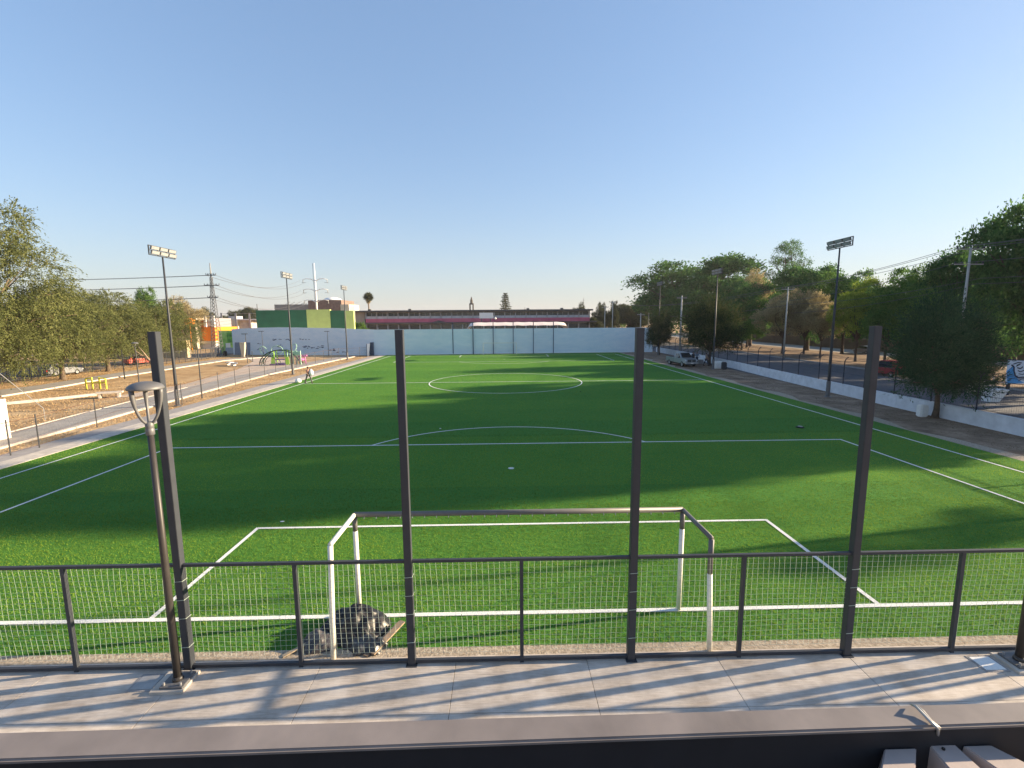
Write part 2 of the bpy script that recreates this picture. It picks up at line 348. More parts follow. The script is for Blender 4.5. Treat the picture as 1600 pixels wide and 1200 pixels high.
def blades(name, y0, y1, dens, h, wd, seed, mt, white=False):
    r = np.random.default_rng(seed); n = int(44.4 * (y1 - y0) * dens)
    x = r.uniform(-22.1, 22.25, n); y = r.uniform(y0, y1, n)
    kx = np.abs(x - .3) < (y - CAM[1]) * 1.15 + 1.2; x, y = x[kx], y[kx]
    k_ = on_line(x, y); k_ = k_ if white else ~k_
    x, y = x[k_], y[k_]; n = len(x)
    a = r.uniform(0, math.pi, n); hh = h * r.uniform(.6, 1.2, n); ww = wd * r.uniform(.7, 1.3, n) / 2
    v = np.empty((n, 3, 3)); zb = .024 if white else .012
    v[:, 0, 0] = x - np.cos(a) * ww; v[:, 0, 1] = y - np.sin(a) * ww; v[:, 1, 0] = x + np.cos(a) * ww; v[:, 1, 1] = y + np.sin(a) * ww; v[:, :2, 2] = zb
    v[:, 2, 0] = x + r.normal(size=n) * h * .45; v[:, 2, 1] = y + r.normal(size=n) * h * .45; v[:, 2, 2] = zb + (hh * .5 if white else hh)
    me = bpy.data.meshes.new(name); me.vertices.add(n * 3); me.vertices.foreach_set('co', v.reshape(-1).astype(np.float32))
    me.loops.add(n * 3); me.loops.foreach_set('vertex_index', np.arange(n * 3, dtype=np.int32))
    me.polygons.add(n); me.polygons.foreach_set('loop_start', np.arange(0, n * 3, 3, dtype=np.int32)); me.polygons.foreach_set('loop_total', np.full(n, 3, dtype=np.int32))
    me.materials.append(mt); me.update(calc_edges=True)
    q = me.attributes.new('leaf_var', 'FLOAT', 'FACE'); q.data.foreach_set('value', r.random(n).astype(np.float32)); return me
def joined(name, meshes, label):
    vs = []; va = []
    for me in meshes:
        q = np.empty(len(me.vertices) * 3, np.float32); me.vertices.foreach_get('co', q); vs.append(q); q = np.empty(len(me.polygons), np.float32); me.attributes['leaf_var'].data.foreach_get('value', q); va.append(q)
    V = np.concatenate(vs); A_ = np.concatenate(va); n = len(A_); me = bpy.data.meshes.new(name)
    me.vertices.add(n * 3); me.vertices.foreach_set('co', V); me.loops.add(n * 3); me.loops.foreach_set('vertex_index', np.arange(n * 3, dtype=np.int32)); me.polygons.add(n)
    me.polygons.foreach_set('loop_start', np.arange(0, n * 3, 3, dtype=np.int32)); me.polygons.foreach_set('loop_total', np.full(n, 3, dtype=np.int32)); me.materials.append(meshes[0].materials[0]); me.update(calc_edges=True)
    q = me.attributes.new('leaf_var', 'FLOAT', 'FACE'); q.data.foreach_set('value', A_)
    o = bpy.data.objects.new(name, me); COL.objects.link(o); tag(o, label, 'turf', None, 'stuff')
joined('turf_blades', [blades('b', -1.05, 6, 620, .038, .016, 1, BL_G), blades('b', 6, 16, 300, .034, .022, 2, BL_G), blades('b', 16, 34, 150, .024, .026, 3, BL_G), blades('b', 34, 82, 55, .02, .045, 4, BL_G)], 'green artificial turf pile covering the pitch')
joined('line_blades', [blades('b', -1.05, 12, 3000, .014, .010, 5, CHALK, True), blades('b', 12, 18, 900, .014, .016, 6, CHALK, True)], 'white turf pile of the pitch lines')
# concrete strip and tarmac strip on the left
g = MB()
g.add([(-23.25, -4, .03), (-22.15, -4, .03), (-22.15, 80.05, .03), (-23.25, 80, .03), (-22.15, -4, -.02), (-22.15, 80.05, -.02)], [(0, 1, 2, 3), (1, 4, 5, 2)])
struct('left_concrete_strip', g, CONC)
g = MB(); g.sheet([(-24.6, -4), (-23.25, -4), (-23.25, 80), (-24.4, 80)], .014); struct('left_tarmac_strip', g, CONC2)
# soil verge, kerb and tarmac path, kerb lines, second path
def poly_strip(pts_a, pts_b, z, name, mt):
    g = MB(); n = len(pts_a)
    g.add([(x, y, z) for x, y in pts_a] + [(x, y, z) for x, y in pts_b], [(i, i + 1, n + i + 1, n + i) for i in range(n - 1)])
    return struct(name, g, mt)
KA = [(-25.6, 5), (-25.9, 14.5), (-26.3, 20), (-27.3, 31), (-28.6, 47), (-27.5, 72), (-27, 79)]
poly_strip([(-29.0, 5), (-28.9, 17), (-29.9, 24), (-31.2, 37), (-32, 47), (-31.2, 62), (-30, 79)], [(x - .3, y) for x, y in KA], .008, 'tarmac_path', ASPH2)
def kerb(name, pts, w=.25, h=.12, mt=CONC):
    g = MB()
    for a, b in zip(pts[:-1], pts[1:]): g.bar((a[0], a[1], h / 2 - .03), (b[0], b[1], h / 2 - .03), w, h + .02)
    return struct(name, g, mt)
kerb('path_kerb', KA, .3)
kerb('path_kerb_far', [(-29.1, 5), (-29.0, 17), (-30.0, 24), (-31.3, 37)], .14, .06)
# second, far tarmac path with kerbs among the dry grass
P1 = [gp(0, 620), gp(80, 607.5), gp(155, 594), gp(240, 581), gp(350, 564), gp(430, 557)]
P2 = [gp(0, 609), gp(60, 602), gp(110, 594), gp(200, 580), gp(300, 566), gp(360, 560)]
poly_strip([(p.x, p.y) for p in P2], [(p.x, p.y) for p in P1[:6]], .008, 'park_path', ASPH2)
kerb('park_path_kerb', [(p.x, p.y) for p in P1], .28)
kerb('planter_kerb', [(p.x, p.y) for p in (gp(8, 632), gp(60, 627), gp(150, 617.5))], .4, .2)
# broad pale paved walk leading to the playground
g = MB()
A = [gp(*q) for q in ((168, 622), (290, 600), (370, 578), (395, 565), (385, 558), (430, 558), (455, 568), (470, 574), (425, 586), (370, 592), (345, 594), (320, 600), (300, 612), (262, 618))]
g.sheet([(p.x, p.y) for p in A], .006); struct('paved_walk', g, mat('sandy_paving', (.46, .37, .3), .9, var=.1, scale=.8, bump=.3, bscale=20))
# right-hand dirt verge
poly_strip([(22.3, -6), (22.3, 40), (22.3, 82)], [(27.1, -6), (27.6, 30), (29.9, 82)], .004, 'dirt_verge', SOIL)
g = MB(); n = 0
pa = [(22.33, y) for y in range(-4, 84, 2)]; pb = [(23.0 + .35 * math.sin(y * .7) + .25 * math.sin(y * 1.9), y) for y in range(-4, 84, 2)]
poly_strip(pa, pb, .010, 'gravel_edge', GRAV)
# street
poly_strip([(27.1, -60), (27.6, 30), (30.4, 95), (30.4, 400)], [(43.2, -60), (43.8, 30), (45.3, 95), (46.5, 400)], .0, 'street', ASPH)
kerb('street_kerb', [(43.3, -60), (43.9, 30), (45.4, 95), (46.6, 300)], .25, .16, CONC2)
poly_strip([(43.4, -60), (44.0, 30), (45.5, 95), (46.7, 400)], [(62, -60), (62, 30), (62, 95), (62, 400)], .03, 'park_earth', SOIL)
poly_strip([(62, -60), (62, 30), (62, 400)], [(70, -60), (70, 30), (70, 400)], .035, 'park_road', ASPH2)
# street behind the left trees
poly_strip([(-86, -40), (-66, 30), (-66, 60), (-62, 100)], [(-58, -40), (-54, 30), (-57, 60), (-54, 88)], .002, 'side_street', ASPH)

# dry grass and leaf litter over the bare earth on the left and the verge on the right
def litter(name, label, mt, n, xr, yr, keep, h, w, seed):
    r = np.random.default_rng(seed); x = r.uniform(*xr, n); y = r.uniform(*yr, n)
    cl = np.sin(x * 1.7 + np.sin(y * .9) * 2) + np.sin(y * 2.1 + x * .6) + r.normal(size=n) * .8
    k_ = keep(x, y) & (cl > -.4); x, y = x[k_], y[k_]; n = len(x)
    a = r.uniform(0, 6.28, n); ww = w * r.uniform(.5, 1.5, n) / 2; hh = h * r.uniform(.3, 1.4, n); v = np.empty((n, 3, 3))
    v[:, 0, 0] = x - np.cos(a) * ww; v[:, 0, 1] = y - np.sin(a) * ww; v[:, 1, 0] = x + np.cos(a) * ww; v[:, 1, 1] = y + np.sin(a) * ww; v[:, :2, 2] = -.01
    v[:, 2, 0] = x + r.normal(size=n) * h; v[:, 2, 1] = y + r.normal(size=n) * h; v[:, 2, 2] = hh
    me = bpy.data.meshes.new(name); me.vertices.add(n * 3); me.vertices.foreach_set('co', v.reshape(-1).astype(np.float32)); me.loops.add(n * 3); me.loops.foreach_set('vertex_index', np.arange(n * 3, dtype=np.int32)); me.polygons.add(n)
    me.polygons.foreach_set('loop_start', np.arange(0, n * 3, 3, dtype=np.int32)); me.polygons.foreach_set('loop_total', np.full(n, 3, dtype=np.int32)); me.materials.append(mt); me.update(calc_edges=True)
    q = me.attributes.new('leaf_var', 'FLOAT', 'FACE'); q.data.foreach_set('value', r.random(n).astype(np.float32)); o = bpy.data.objects.new(name, me); COL.objects.link(o); tag(o, label, 'ground cover', None, 'stuff')
DRY = leafmat('dry_grass_blades', (.26, .17, .085), (.42, .29, .15), (.58, .44, .26), .2)
p1y = np.array([p.y for p in P1]); p1x = np.array([p.x for p in P1]); p2y = np.array([p.y for p in P2]); p2x = np.array([p.x for p in P2])
def k_left(x, y):
    inner = np.interp(y, [5, 17, 24, 37, 47, 62], [-29.2, -29.1, -30.1, -31.4, -32.3, -40])
    a = np.interp(y, p1y, p1x) + .3; b = np.interp(y, p2y, p2x) - .1
    verge = (x > np.interp(y, [p[1] for p in KA], [p[0] for p in KA]) + .25) & (x < -24.65)
    return ((x < inner) & ((x > a) | (x < b)) & ~((y > 42) & (x > -45))) | verge
litter('dry_grass', 'dry yellow-brown grass scattered over the park earth', DRY, 100000, (-62, -24.6), (10, 78), k_left, .06, .05, 3)
litter('fallen_leaves', 'fallen leaves and weeds on the right-hand dirt verge', leafmat('fallen_leaf', (.07, .05, .03), (.16, .12, .07), (.30, .24, .14), .1), 26000, (23.2, 27.2), (2, 70), lambda x, y: x > 23.2 + np.abs(np.sin(y)), .03, .05, 5)
# front walkway: slabs with joints
g = MB(); xs = [-13.3, -10.9, -8.5, -6.1, -3.68, -1.235, 1.165, 3.57, 6.0, 8.4, 10.8, 13.2]
for a, b in zip(xs[:-1], xs[1:]):
    g.box(a + .004, b - .004, -2.60, -1.30, -.1, .04); g.box(a + .004, b - .004, -6.5, -2.606, -.1, .039)
walk = struct('walkway', g, WALK)
bm = bmesh.new(); bm.from_mesh(walk.data); bmesh.ops.bevel(bm, geom=bm.edges[:], offset=.003, segments=1, affect='EDGES'); bm.to_mesh(walk.data); bm.free()
g = MB(); g.box(-13.3, 13.2, -6.5, -1.31, -.3, .02); struct('walkway_bed', g, BLACK)
g = MB(); g.sheet([(-22, -1.30), (24, -1.30), (24, -1.05), (-22, -1.0)], .020); 
struct('gravel_margin', g, GRAV)


# ================================================================ NEAR FENCE
FY = -1.475
fence = thing('net_fence', 'long railing of grey-brown steel with white string netting between the walkway and the pitch', 'fence', (0, FY, 0))
def P(mb, name, mt, parent, smooth=False): return mb.build(name, mt, parent, smooth)
for i, x in enumerate((-14, -10.03, -6.03, -2.03, 1.975, 5.985, 9.99, 14.0)):
    m = MB(); m.box(x - .065, x + .065, -.065, .065, .03, 6.09); m.box(x - .067, x + .067, -.067, .067, 6.09, 6.096)
    m.box(x - .1, x + .1, -.1, .1, .04, .052)
    # thin tie wires wound round the post
    o = P(m, 'tall_post', POST, fence)
    bm = bmesh.new(); bm.from_mesh(o.data)
    bmesh.ops.bevel(bm, geom=[e for e in bm.edges if abs(e.verts[0].co.z - e.verts[1].co.z) > 3], offset=.006, segments=2, affect='EDGES'); bm.to_mesh(o.data); bm.free()
    for zz in (.5, 1.05, 1.4, 1.75):
        t = MB(); t.bar((x - .07, -.07, zz), (x + .07, -.07, zz + .01), .006); t.bar((x + .07, -.07, zz + .01), (x + .07, .07, zz), .006)
        P(t, 'tie_wire', STRING, o)
xs_t = (-14, -10.03, -6.03, -2.03, 1.975, 5.985, 9.99, 14.0)
for a, b in zip(xs_t[:-1], xs_t[1:]):
    m = MB(); m.bar((a + .066, 0, 2.03), (b - .066, 0, 2.03), .06, .05); P(m, 'top_rail', POST, fence)
    m = MB(); m.bar((a + .066, 0, .10), (b - .066, 0, .10), .06, .06); P(m, 'bottom_rail', POST, fence)
    c = (a + b) / 2
    m = MB(); m.box(c - .032, c + .032, -.033, .033, .132, 2.004); m.box(c - .034, c + .034, -.034, .034, -.0, .069)
    P(m, 'post', POST, fence)
    m = MB(); m.add([(c - .05 + .02 * math.cos(q), -.09 + .02 * math.sin(q), .045 + e) for e in (0, .02) for q in np.linspace(0, 5.2, 6)], [(0, 1, 2, 3, 4, 5), (11, 10, 9, 8, 7, 6)]); 
# net: strings behind the railing
m = MB(); x = -12.0; iz = 0
def wav(x, z): return .006 * math.sin(x * 5.1 + z * 3) + .005 * math.sin(x * 13.7 - z * 2.2), .012 * math.sin(x * 1.57) + .006 * math.sin(x * 4.3 + z)
while x < 12.0:
    lean = .03 * math.sin(x * .9)
    pts = []
    for q in range(9):
        z = .24 + q * (2.0 - .24) / 8; dx, dz = wav(x, z); pts.append((x + dx + lean * (z - .24), .045 + .012 * math.sin(x * 2 + z * 4), z))
    m.tube(pts, .0023, 3, cap=False); x += .1
for kz in range(18):
    z = .24 + kz * .1; pts = []
    for q in range(161):
        x = -12 + q * .15; dx, dz = wav(x, z); sag = .03 * math.sin(math.pi * ((x + 10.03) % 4) / 4) * (1 - kz / 18) * .6
        pts.append((x, .045 + .012 * math.sin(x * 2 + z * 4), z + dz * .6 - sag))
    m.tube(pts, .0023, 3, cap=False)
tag(P(m, 'net', STRING, fence), 'pale string netting tied along the railing')

# ================================================================ GOALS
def make_goal(name, label, loc, rz, near):
    t = thing(name, label, 'goal', loc, rz)
    hw, h, bz, by = 3.42, 2.27, 2.2, -1.3
    wood = BLACKMETAL
    def part(nm, a, b, w, mt, hh=None, lab=None):
        m = MB(); m.bar(a, b, w, hh or w); o = P(m, nm, mt, t)
        if lab: o['label'] = lab
        return o
    if near:
        r = .05
        def rt(nm, pts, mt, rad=.05, lab=None):
            m = MB(); m.tube(pts, rad, 14); o = P(m, nm, mt, t, True)
            if lab: o['label'] = lab
            return o
        pg = mat('goal_dark_grey', (.13, .125, .12), .5, var=.1)  # dark grey of the crossbar, post tops and right side bar
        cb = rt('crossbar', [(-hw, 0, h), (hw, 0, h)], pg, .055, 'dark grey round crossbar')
        for i in range(27):
            x = -3.2 + i * .247; m = MB(); m.tube([(x, -.05, h - .03), (x, -.085, h - .045), (x, -.085, h - .06)], .010, 5); P(m, 'net_hook', GALV, cb)
        rt('post', [(-hw, 0, 0), (-hw, 0, h - .35)], GOALW, .05); rt('post', [(hw, 0, 0), (hw, 0, h - .42)], GOALW, .05)
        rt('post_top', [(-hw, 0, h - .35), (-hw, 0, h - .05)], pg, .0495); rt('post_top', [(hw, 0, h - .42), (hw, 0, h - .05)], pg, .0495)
        rt('side_bar', [(-hw, -.03, h), (-hw - .03, by, bz + .06)], GOALW, .045)
        rt('side_bar', [(hw, -.03, h), (hw + .03, by, bz + .06)], pg, .045, 'dark grey side bar')
        rt('rear_post', [(-hw - .03, by, bz + .04), (-hw - .1, by + .0, .02)], GOALW, .048)
        rt('rear_post', [(hw + .03, by, bz - .62), (hw + .1, by, .02)], GOALW, .048)
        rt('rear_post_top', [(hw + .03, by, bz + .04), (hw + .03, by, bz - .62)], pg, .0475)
    else:
        hw = 3.15; h = 2.15
        part('crossbar', (-hw - .06, 0, h), (hw + .06, 0, h), .13, WHITE)
        part('post', (-hw, 0, 0), (-hw, 0, h - .065), .13, WHITE); part('post', (hw, 0, 0), (hw, 0, h - .065), .13, WHITE)
        part('side_bar', (-hw, 0.06, h), (-hw, 1.1, 1.9), .06, WHITE); part('side_bar', (hw, 0.06, h), (hw, 1.1, 1.9), .06, WHITE)
        part('rear_post', (-hw, 1.1, 1.9), (-hw, 1.5, 0), .06, WHITE); part('rear_post', (hw, 1.1, 1.9), (hw, 1.5, 0), .06, WHITE)
    return t
make_goal('football_goal', 'large near goal frame with white posts and dark crossbar standing behind the railing', (0.0, 0, .012), 0, True)
make_goal('football_goal', 'small distant white goal in front of the blue wall at the far end', (-.75, 79.2, .012), 0, False)

# ================================================================ LAMP POSTS ON THE WALKWAY
def make_lamp(label, loc, h=5.16):
    t = thing('street_lamp', label, 'lamp post', loc, 0, 'dome-topped lamp posts beside the near walkway')
    m = MB(); m.box(-.19, .19, -.19, .19, 0, .035); o = P(m, 'base_plate', GREYMETAL, t)
    for sx in (-1, 1):
        for sy in (-1, 1):
            b = MB(); b.lathe([(.018, .035), (.018, .085)], (sx * .14, sy * .14, 0), 8); P(b, 'bolt', GALV, o)
    m = MB(); m.lathe([(.085, .035), (.085, .06), (.07, .1)], n=20)
    P(m, 'base_collar', BLACKMETAL, t, True)
    m = MB(); m.tube([(0, 0, .08), (0, 0, 2.2), (0, 0, h - .78)], [.062, .055, .045], 20); P(m, 'pole', BLACKMETAL, t, True)
    m = MB(); m.lathe([(.05, h - .80), (.062, h - .79), (.062, h - .70), (.055, h - .69), (.06, h - .68), (.06, h - .60), (.04, h - .58)], n=20); P(m, 'neck', GREYMETAL, t, True)
    for a in (0.15, 0.15 + math.pi * 2 / 3, .15 + math.pi * 4 / 3):
        m = MB(); pts = []; ca, sa = math.cos(a), math.sin(a)
        for q in range(13):
            s = q / 12; r = .04 + .17 * math.sin(s * math.pi / 2) ** 1.0; z = h - .60 + .56 * (s ** 1.5)
            pts.append((r * ca, r * sa, z))
        m.tube(pts, [.022] * 8 + [.026, .03, .034, .036, .036], 8); P(m, 'arm', GREYMETAL, t, True)
    m = MB(); prof = [(.245, h - .055), (.25, h - .045)]
    for q in range(1, 10):
        a = q / 9 * math.pi / 2; prof.append((.25 * math.cos(a) + .001, h - .045 + .115 * math.sin(a)))
    m.lathe([(.02, h - .04)] + prof, n=40); P(m, 'dome_shade', GREYMETAL, t, True)
    m = MB(); m.lathe([(.11, h - .075), (.12, h - .05), (.12, h - .042)], n=24); P(m, 'lens', mat('lamp_lens', (.5, .5, .47), .3), t, True)
    return t
make_lamp('dark lamp post with curved bracket arms and pale dome, standing before the leftmost tall post', (-6.0, -1.83, .09))
make_lamp('dark lamp post by the right end of the walkway, its top out of view', (8.9, -1.82, .09))
for nm, x, lab in (('lamp_footing', -6.05, 'square concrete footing under the dome lamp post'), ('lamp_footing', 8.9, 'square concrete footing under the lamp post at the right edge')):
    m = MB(); m.box(x - .27, x + .27, -2.08, -1.58, .03, .09); o = P(m, nm, CONC, None); tag(o, lab, 'footing')
for x, lab in ((-6.55, 'small grey service hatch in the walkway beside the left lamp post'), (8.35, 'small pale service hatch in the walkway beside the right lamp post')):
    t = thing('service_hatch', lab, 'hatch', (x, -1.80, .041), 0)
    m = MB(); m.box(-.22, .22, -.2, .2, 0, .008); P(m, 'hatch_frame', CONC2, t)
    m = MB(); m.box(-.18, .18, -.16, .16, .008, .014); m.box(-.03, .03, -.02, .02, .014, .017); P(m, 'cover', GALV if x < 0 else WHITE, t)

# ================================================================ STAND BEAM AND TRUSS
STRUTM = mat('strut_paint', (.42, .35, .32), .6, var=.1, scale=4, bump=.05, bscale=20)
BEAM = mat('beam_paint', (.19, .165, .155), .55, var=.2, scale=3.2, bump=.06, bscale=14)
BEAM_SHADE = mat('beam_shade_paint', (.018, .018, .022), .6)  # dark paint taken near black, shade of the near face in its colour
t = thing('steel_beam', 'long painted steel beam of the stand running across the bottom of the view', 'beam', (0, 0, 0))
a0, a1 = gp(0, 1143, 4.6), gp(1600, 1095, 4.6); b0, b1 = gp(0, 1188, 4.6), gp(1600, 1130, 4.6)
d = (a1 - a0).normalized(); E0, E1 = a0 - d * 3, a1 + d * 3; F0, F1 = b0 - (b1 - b0).normalized() * 3, b1 + (b1 - b0).normalized() * 3
m = MB(); top = [E0, E1, F1, F0]
m.add([(p.x, p.y, 4.6) for p in top] + [(p.x, p.y, 4.575) for p in top], [(0, 3, 2, 1), (4, 5, 6, 7), (0, 1, 5, 4), (1, 2, 6, 5), (2, 3, 7, 6), (3, 0, 4, 7)])
o = P(m, 'top_flange', BEAM, t)
bm = bmesh.new(); bm.from_mesh(o.data); bmesh.ops.bevel(bm, geom=bm.edges[:], offset=.008, segments=3, affect='EDGES'); bm.to_mesh(o.data); bm.free()
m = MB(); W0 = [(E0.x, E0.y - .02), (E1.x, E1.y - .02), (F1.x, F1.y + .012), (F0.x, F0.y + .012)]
m.add([(x, y, 4.574) for x, y in W0] + [(x, y, 4.2) for x, y in W0], [(0, 3, 2, 1), (4, 5, 6, 7), (0, 1, 5, 4), (1, 2, 6, 5), (2, 3, 7, 6), (3, 0, 4, 7)]); P(m, 'web', BEAM_SHADE, t)
# near-black sheet added for the shaded gap under the beam
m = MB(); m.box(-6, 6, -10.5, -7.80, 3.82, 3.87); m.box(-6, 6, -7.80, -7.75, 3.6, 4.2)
tag(m.build('shade_sheet', BEAM_SHADE), 'near-black sheet added for the shaded gap below the beam along the bottom edge', 'shade sheet')
m = MB(); q = gp(40, 1196, 4.1); m.box(q.x - .3, q.x + .17, q.y - .25, q.y - .0, 4.05, 4.1)
tag(m.build('cleat', mat('cleat_grey', (.09, .1, .11), .6)), 'short dark steel cleat under the beam at the bottom left corner', 'bracket')
# truss members meeting below the beam on the right
t = thing('truss_joint', 'three square steel struts meeting under the beam at the bottom right corner', 'truss', (0, 0, 0))
J = gp(1490, 1165, 4.36)
def strut(u0, u1, v0, u2, u3, zt, name):
    """tapered-looking strut: near end points from the photo on a level surface"""
    A, B = gp(u0, v0, zt), gp(u1, v0 + (u1 - u0) * -.03, zt); C_, D_ = gp(u3, 1290, zt - .03), gp(u2, 1290, zt - .03)
    dn = Vector((0, .02, -.11)); m = MB(); V = [A, B, C_, D_]
    m.add(V + [p + dn for p in V], [(0, 3, 2, 1), (4, 5, 6, 7), (0, 1, 5, 4), (1, 2, 6, 5), (2, 3, 7, 6), (3, 0, 4, 7)])
    o = P(m, name, STRUTM, t)
    bm = bmesh.new(); bm.from_mesh(o.data); bmesh.ops.recalc_face_normals(bm, faces=bm.faces[:]); bmesh.ops.bevel(bm, geom=bm.edges[:], offset=.004, segments=2, affect='EDGES'); bm.to_mesh(o.data); bm.free()
strut(1382, 1432, 1170, 1362, 1428, 4.50, 'strut'); strut(1452, 1492, 1164, 1560, 1632, 4.50, 'strut'); strut(1505, 1548, 1165, 1690, 1800, 4.50, 'strut')
m = MB(); A = gp(1378, 1163, 4.49); B = gp(1540, 1156, 4.49)
m.bar((A.x, A.y, 4.455), (B.x, B.y, 4.455), .05, .06); P(m, 'gusset', mat('gusset_steel', (.05, .06, .065), .6, var=.4, scale=20), t)
m = MB(); q = gp(1474, 1171, 4.501); m.lathe([(.006, .0), (.006, .006)], (q.x, q.y, q.z), 8); P(m, 'bolt', BLACK, t)
m = MB(); pts = [gp(1424, 1101, 4.612), gp(1431, 1104, 4.625), gp(1440, 1113, 4.615), gp(1452, 1126, 4.611), gp(1463, 1136, 4.611), gp(1466, 1139, 4.603), gp(1465, 1149, 4.54), gp(1470, 1156, 4.5), gp(1480, 1166, 4.45)]
m.tube(pts, [.004, .006, .006, .006, .006, .006, .005, .005, .004], 8)
m.tube([p + Vector((.009, .002, .002 * math.sin(i * 2))) for i, p in enumerate(pts[1:6])], .0045, 8)
tag(m.build('wire_tie', mat('bright_wire', (.45, .43, .4), .4, .5), smooth=True), 'twisted wire tie bent over the beam at the right', 'wire')

# ================================================================ TARPAULIN HEAP BY THE GOAL
from mathutils import noise as mnoise
def crumple(name, cx, cy, rx, ry, h, mt, seed, n=46, zb=.02, sharp=1.6, fold=.11):
    m = MB(); vs = []; rr = random.Random(seed); off = Vector((rr.uniform(0, 50), rr.uniform(0, 50), 0))
    for j in range(n + 1):
        for i in range(n + 1):
            a, b = i / n * 2 - 1, j / n * 2 - 1; r = math.sqrt(a * a + b * b)
            edge = 1 + .22 * mnoise.noise(Vector((math.atan2(b, a) * 1.3, seed, 0)))
            q = max(0, 1 - (r / edge) ** sharp)
            p = Vector((cx + a * rx, cy + b * ry, 0)) + off
            rid = 1 - abs(mnoise.noise(p * 2.6)) * 2; rid2 = 1 - abs(mnoise.noise(p * 6.3)) * 2; rid3 = mnoise.noise(p * 15)
            z = zb + h * q * (.75 + .35 * rid) + (q > 0) * (fold * rid2 * min(1, q * 3) * .6 + .02 * rid3)
            vs.append((cx + a * rx + .05 * mnoise.noise(p * 5), cy + b * ry + .05 * mnoise.noise(p * 5 + Vector((9, 9, 9))), z if q > 0 else zb - .08))
    m.add(vs, [(j * (n + 1) + i, j * (n + 1) + i + 1, (j + 1) * (n + 1) + i + 1, (j + 1) * (n + 1) + i) for j in range(n) for i in range(n)])
    return m.build(name, mt, None, True)
PLAST = mat('black_plastic', (.010, .010, .013), .42, var=.3, scale=8, bump=.3, bscale=9, spec=.45)
PLASTG = mat('grey_plastic', (.06, .055, .058), .5, var=.4, scale=6, bump=.6, bscale=20, spec=.6)
heap = tag(crumple('tarpaulin_heap', -3.38, -.42, .70, .62, .42, PLAST, 3), 'crumpled black plastic tarpaulin heaped against the left goal post', 'tarpaulin')
tag(crumple('tarpaulin_edge', -3.95, -.80, .38, .36, .20, PLASTG, 8, n=30), 'grey torn plastic fold left of the black heap', 'tarpaulin')
tag(crumple('plastic_sack', -2.98, -.98, .40, .24, .17, mat('shiny_bin_plastic', (.03, .033, .04), .3, var=.6, scale=9, bump=.5, bscale=14, spec=.6), 12, n=34), 'shiny crinkled black plastic sack in front of the heap', 'plastic sack')
m = MB(); m.bar((-2.83, -1.22, .06), (-2.42, -.42, .16), .12, .03); m.bar((-2.95, -1.24, .03), (-2.47, -.35, .10), .10, .03)
tag(m.build('wooden_plank', mat('weathered_wood', (.30, .22, .15), .8, var=.25, scale=9)), 'weathered plank sticking out at the right of the black heap', 'plank')
m = MB(); m.bar((-4.5, -1.2, .03), (-4.15, -.95, .1), .07, .02)
tag(m.build('broken_batten', mat('pale_wood', (.42, .33, .22), .8)), 'broken pale batten at the left foot of the black heap', 'plank')

# scraps on the turf
def scrap(name, u, v, r, mt, label, cat, h=.03):
    p = gp(u, v, .02); m = MB()
    m.lathe([(r * .7, 0), (r, h * .5), (r * .6, h), (.004, h * 1.2)], (0, 0, 0), 9); o = m.build(name, mt); o.location = p; o.scale = (1, .6, 1); tag(o, label, cat)
scrap('paper_scrap', 441, 815, .07, WHITE, 'white paper scrap on the turf left of the goal area corner', 'litter', .015)
scrap('paper_cup', 688, 670, .06, WHITE, 'small white cup lying on turf near the penalty arc', 'litter', .04)
scrap('marker_disc', 907, 620 - 8, .0+.07, BLACK, 'small dark disc on turf beside the centre circle', 'litter', .04)
p = gp(1250, 668, .02); t = thing('training_marker', 'dark flat training marker with white top lying on the turf before the right touch line', 'marker', p, .3)
m = MB(); m.lathe([(.22, 0), (.24, .02), (.14, .06), (.02, .065)], n=16); P(m, 'body', BLACK, t, True)
m = MB(); m.lathe([(.13, .062), (.12, .085), (.02, .09)], n=16); P(m, 'top', GALV, t, True)

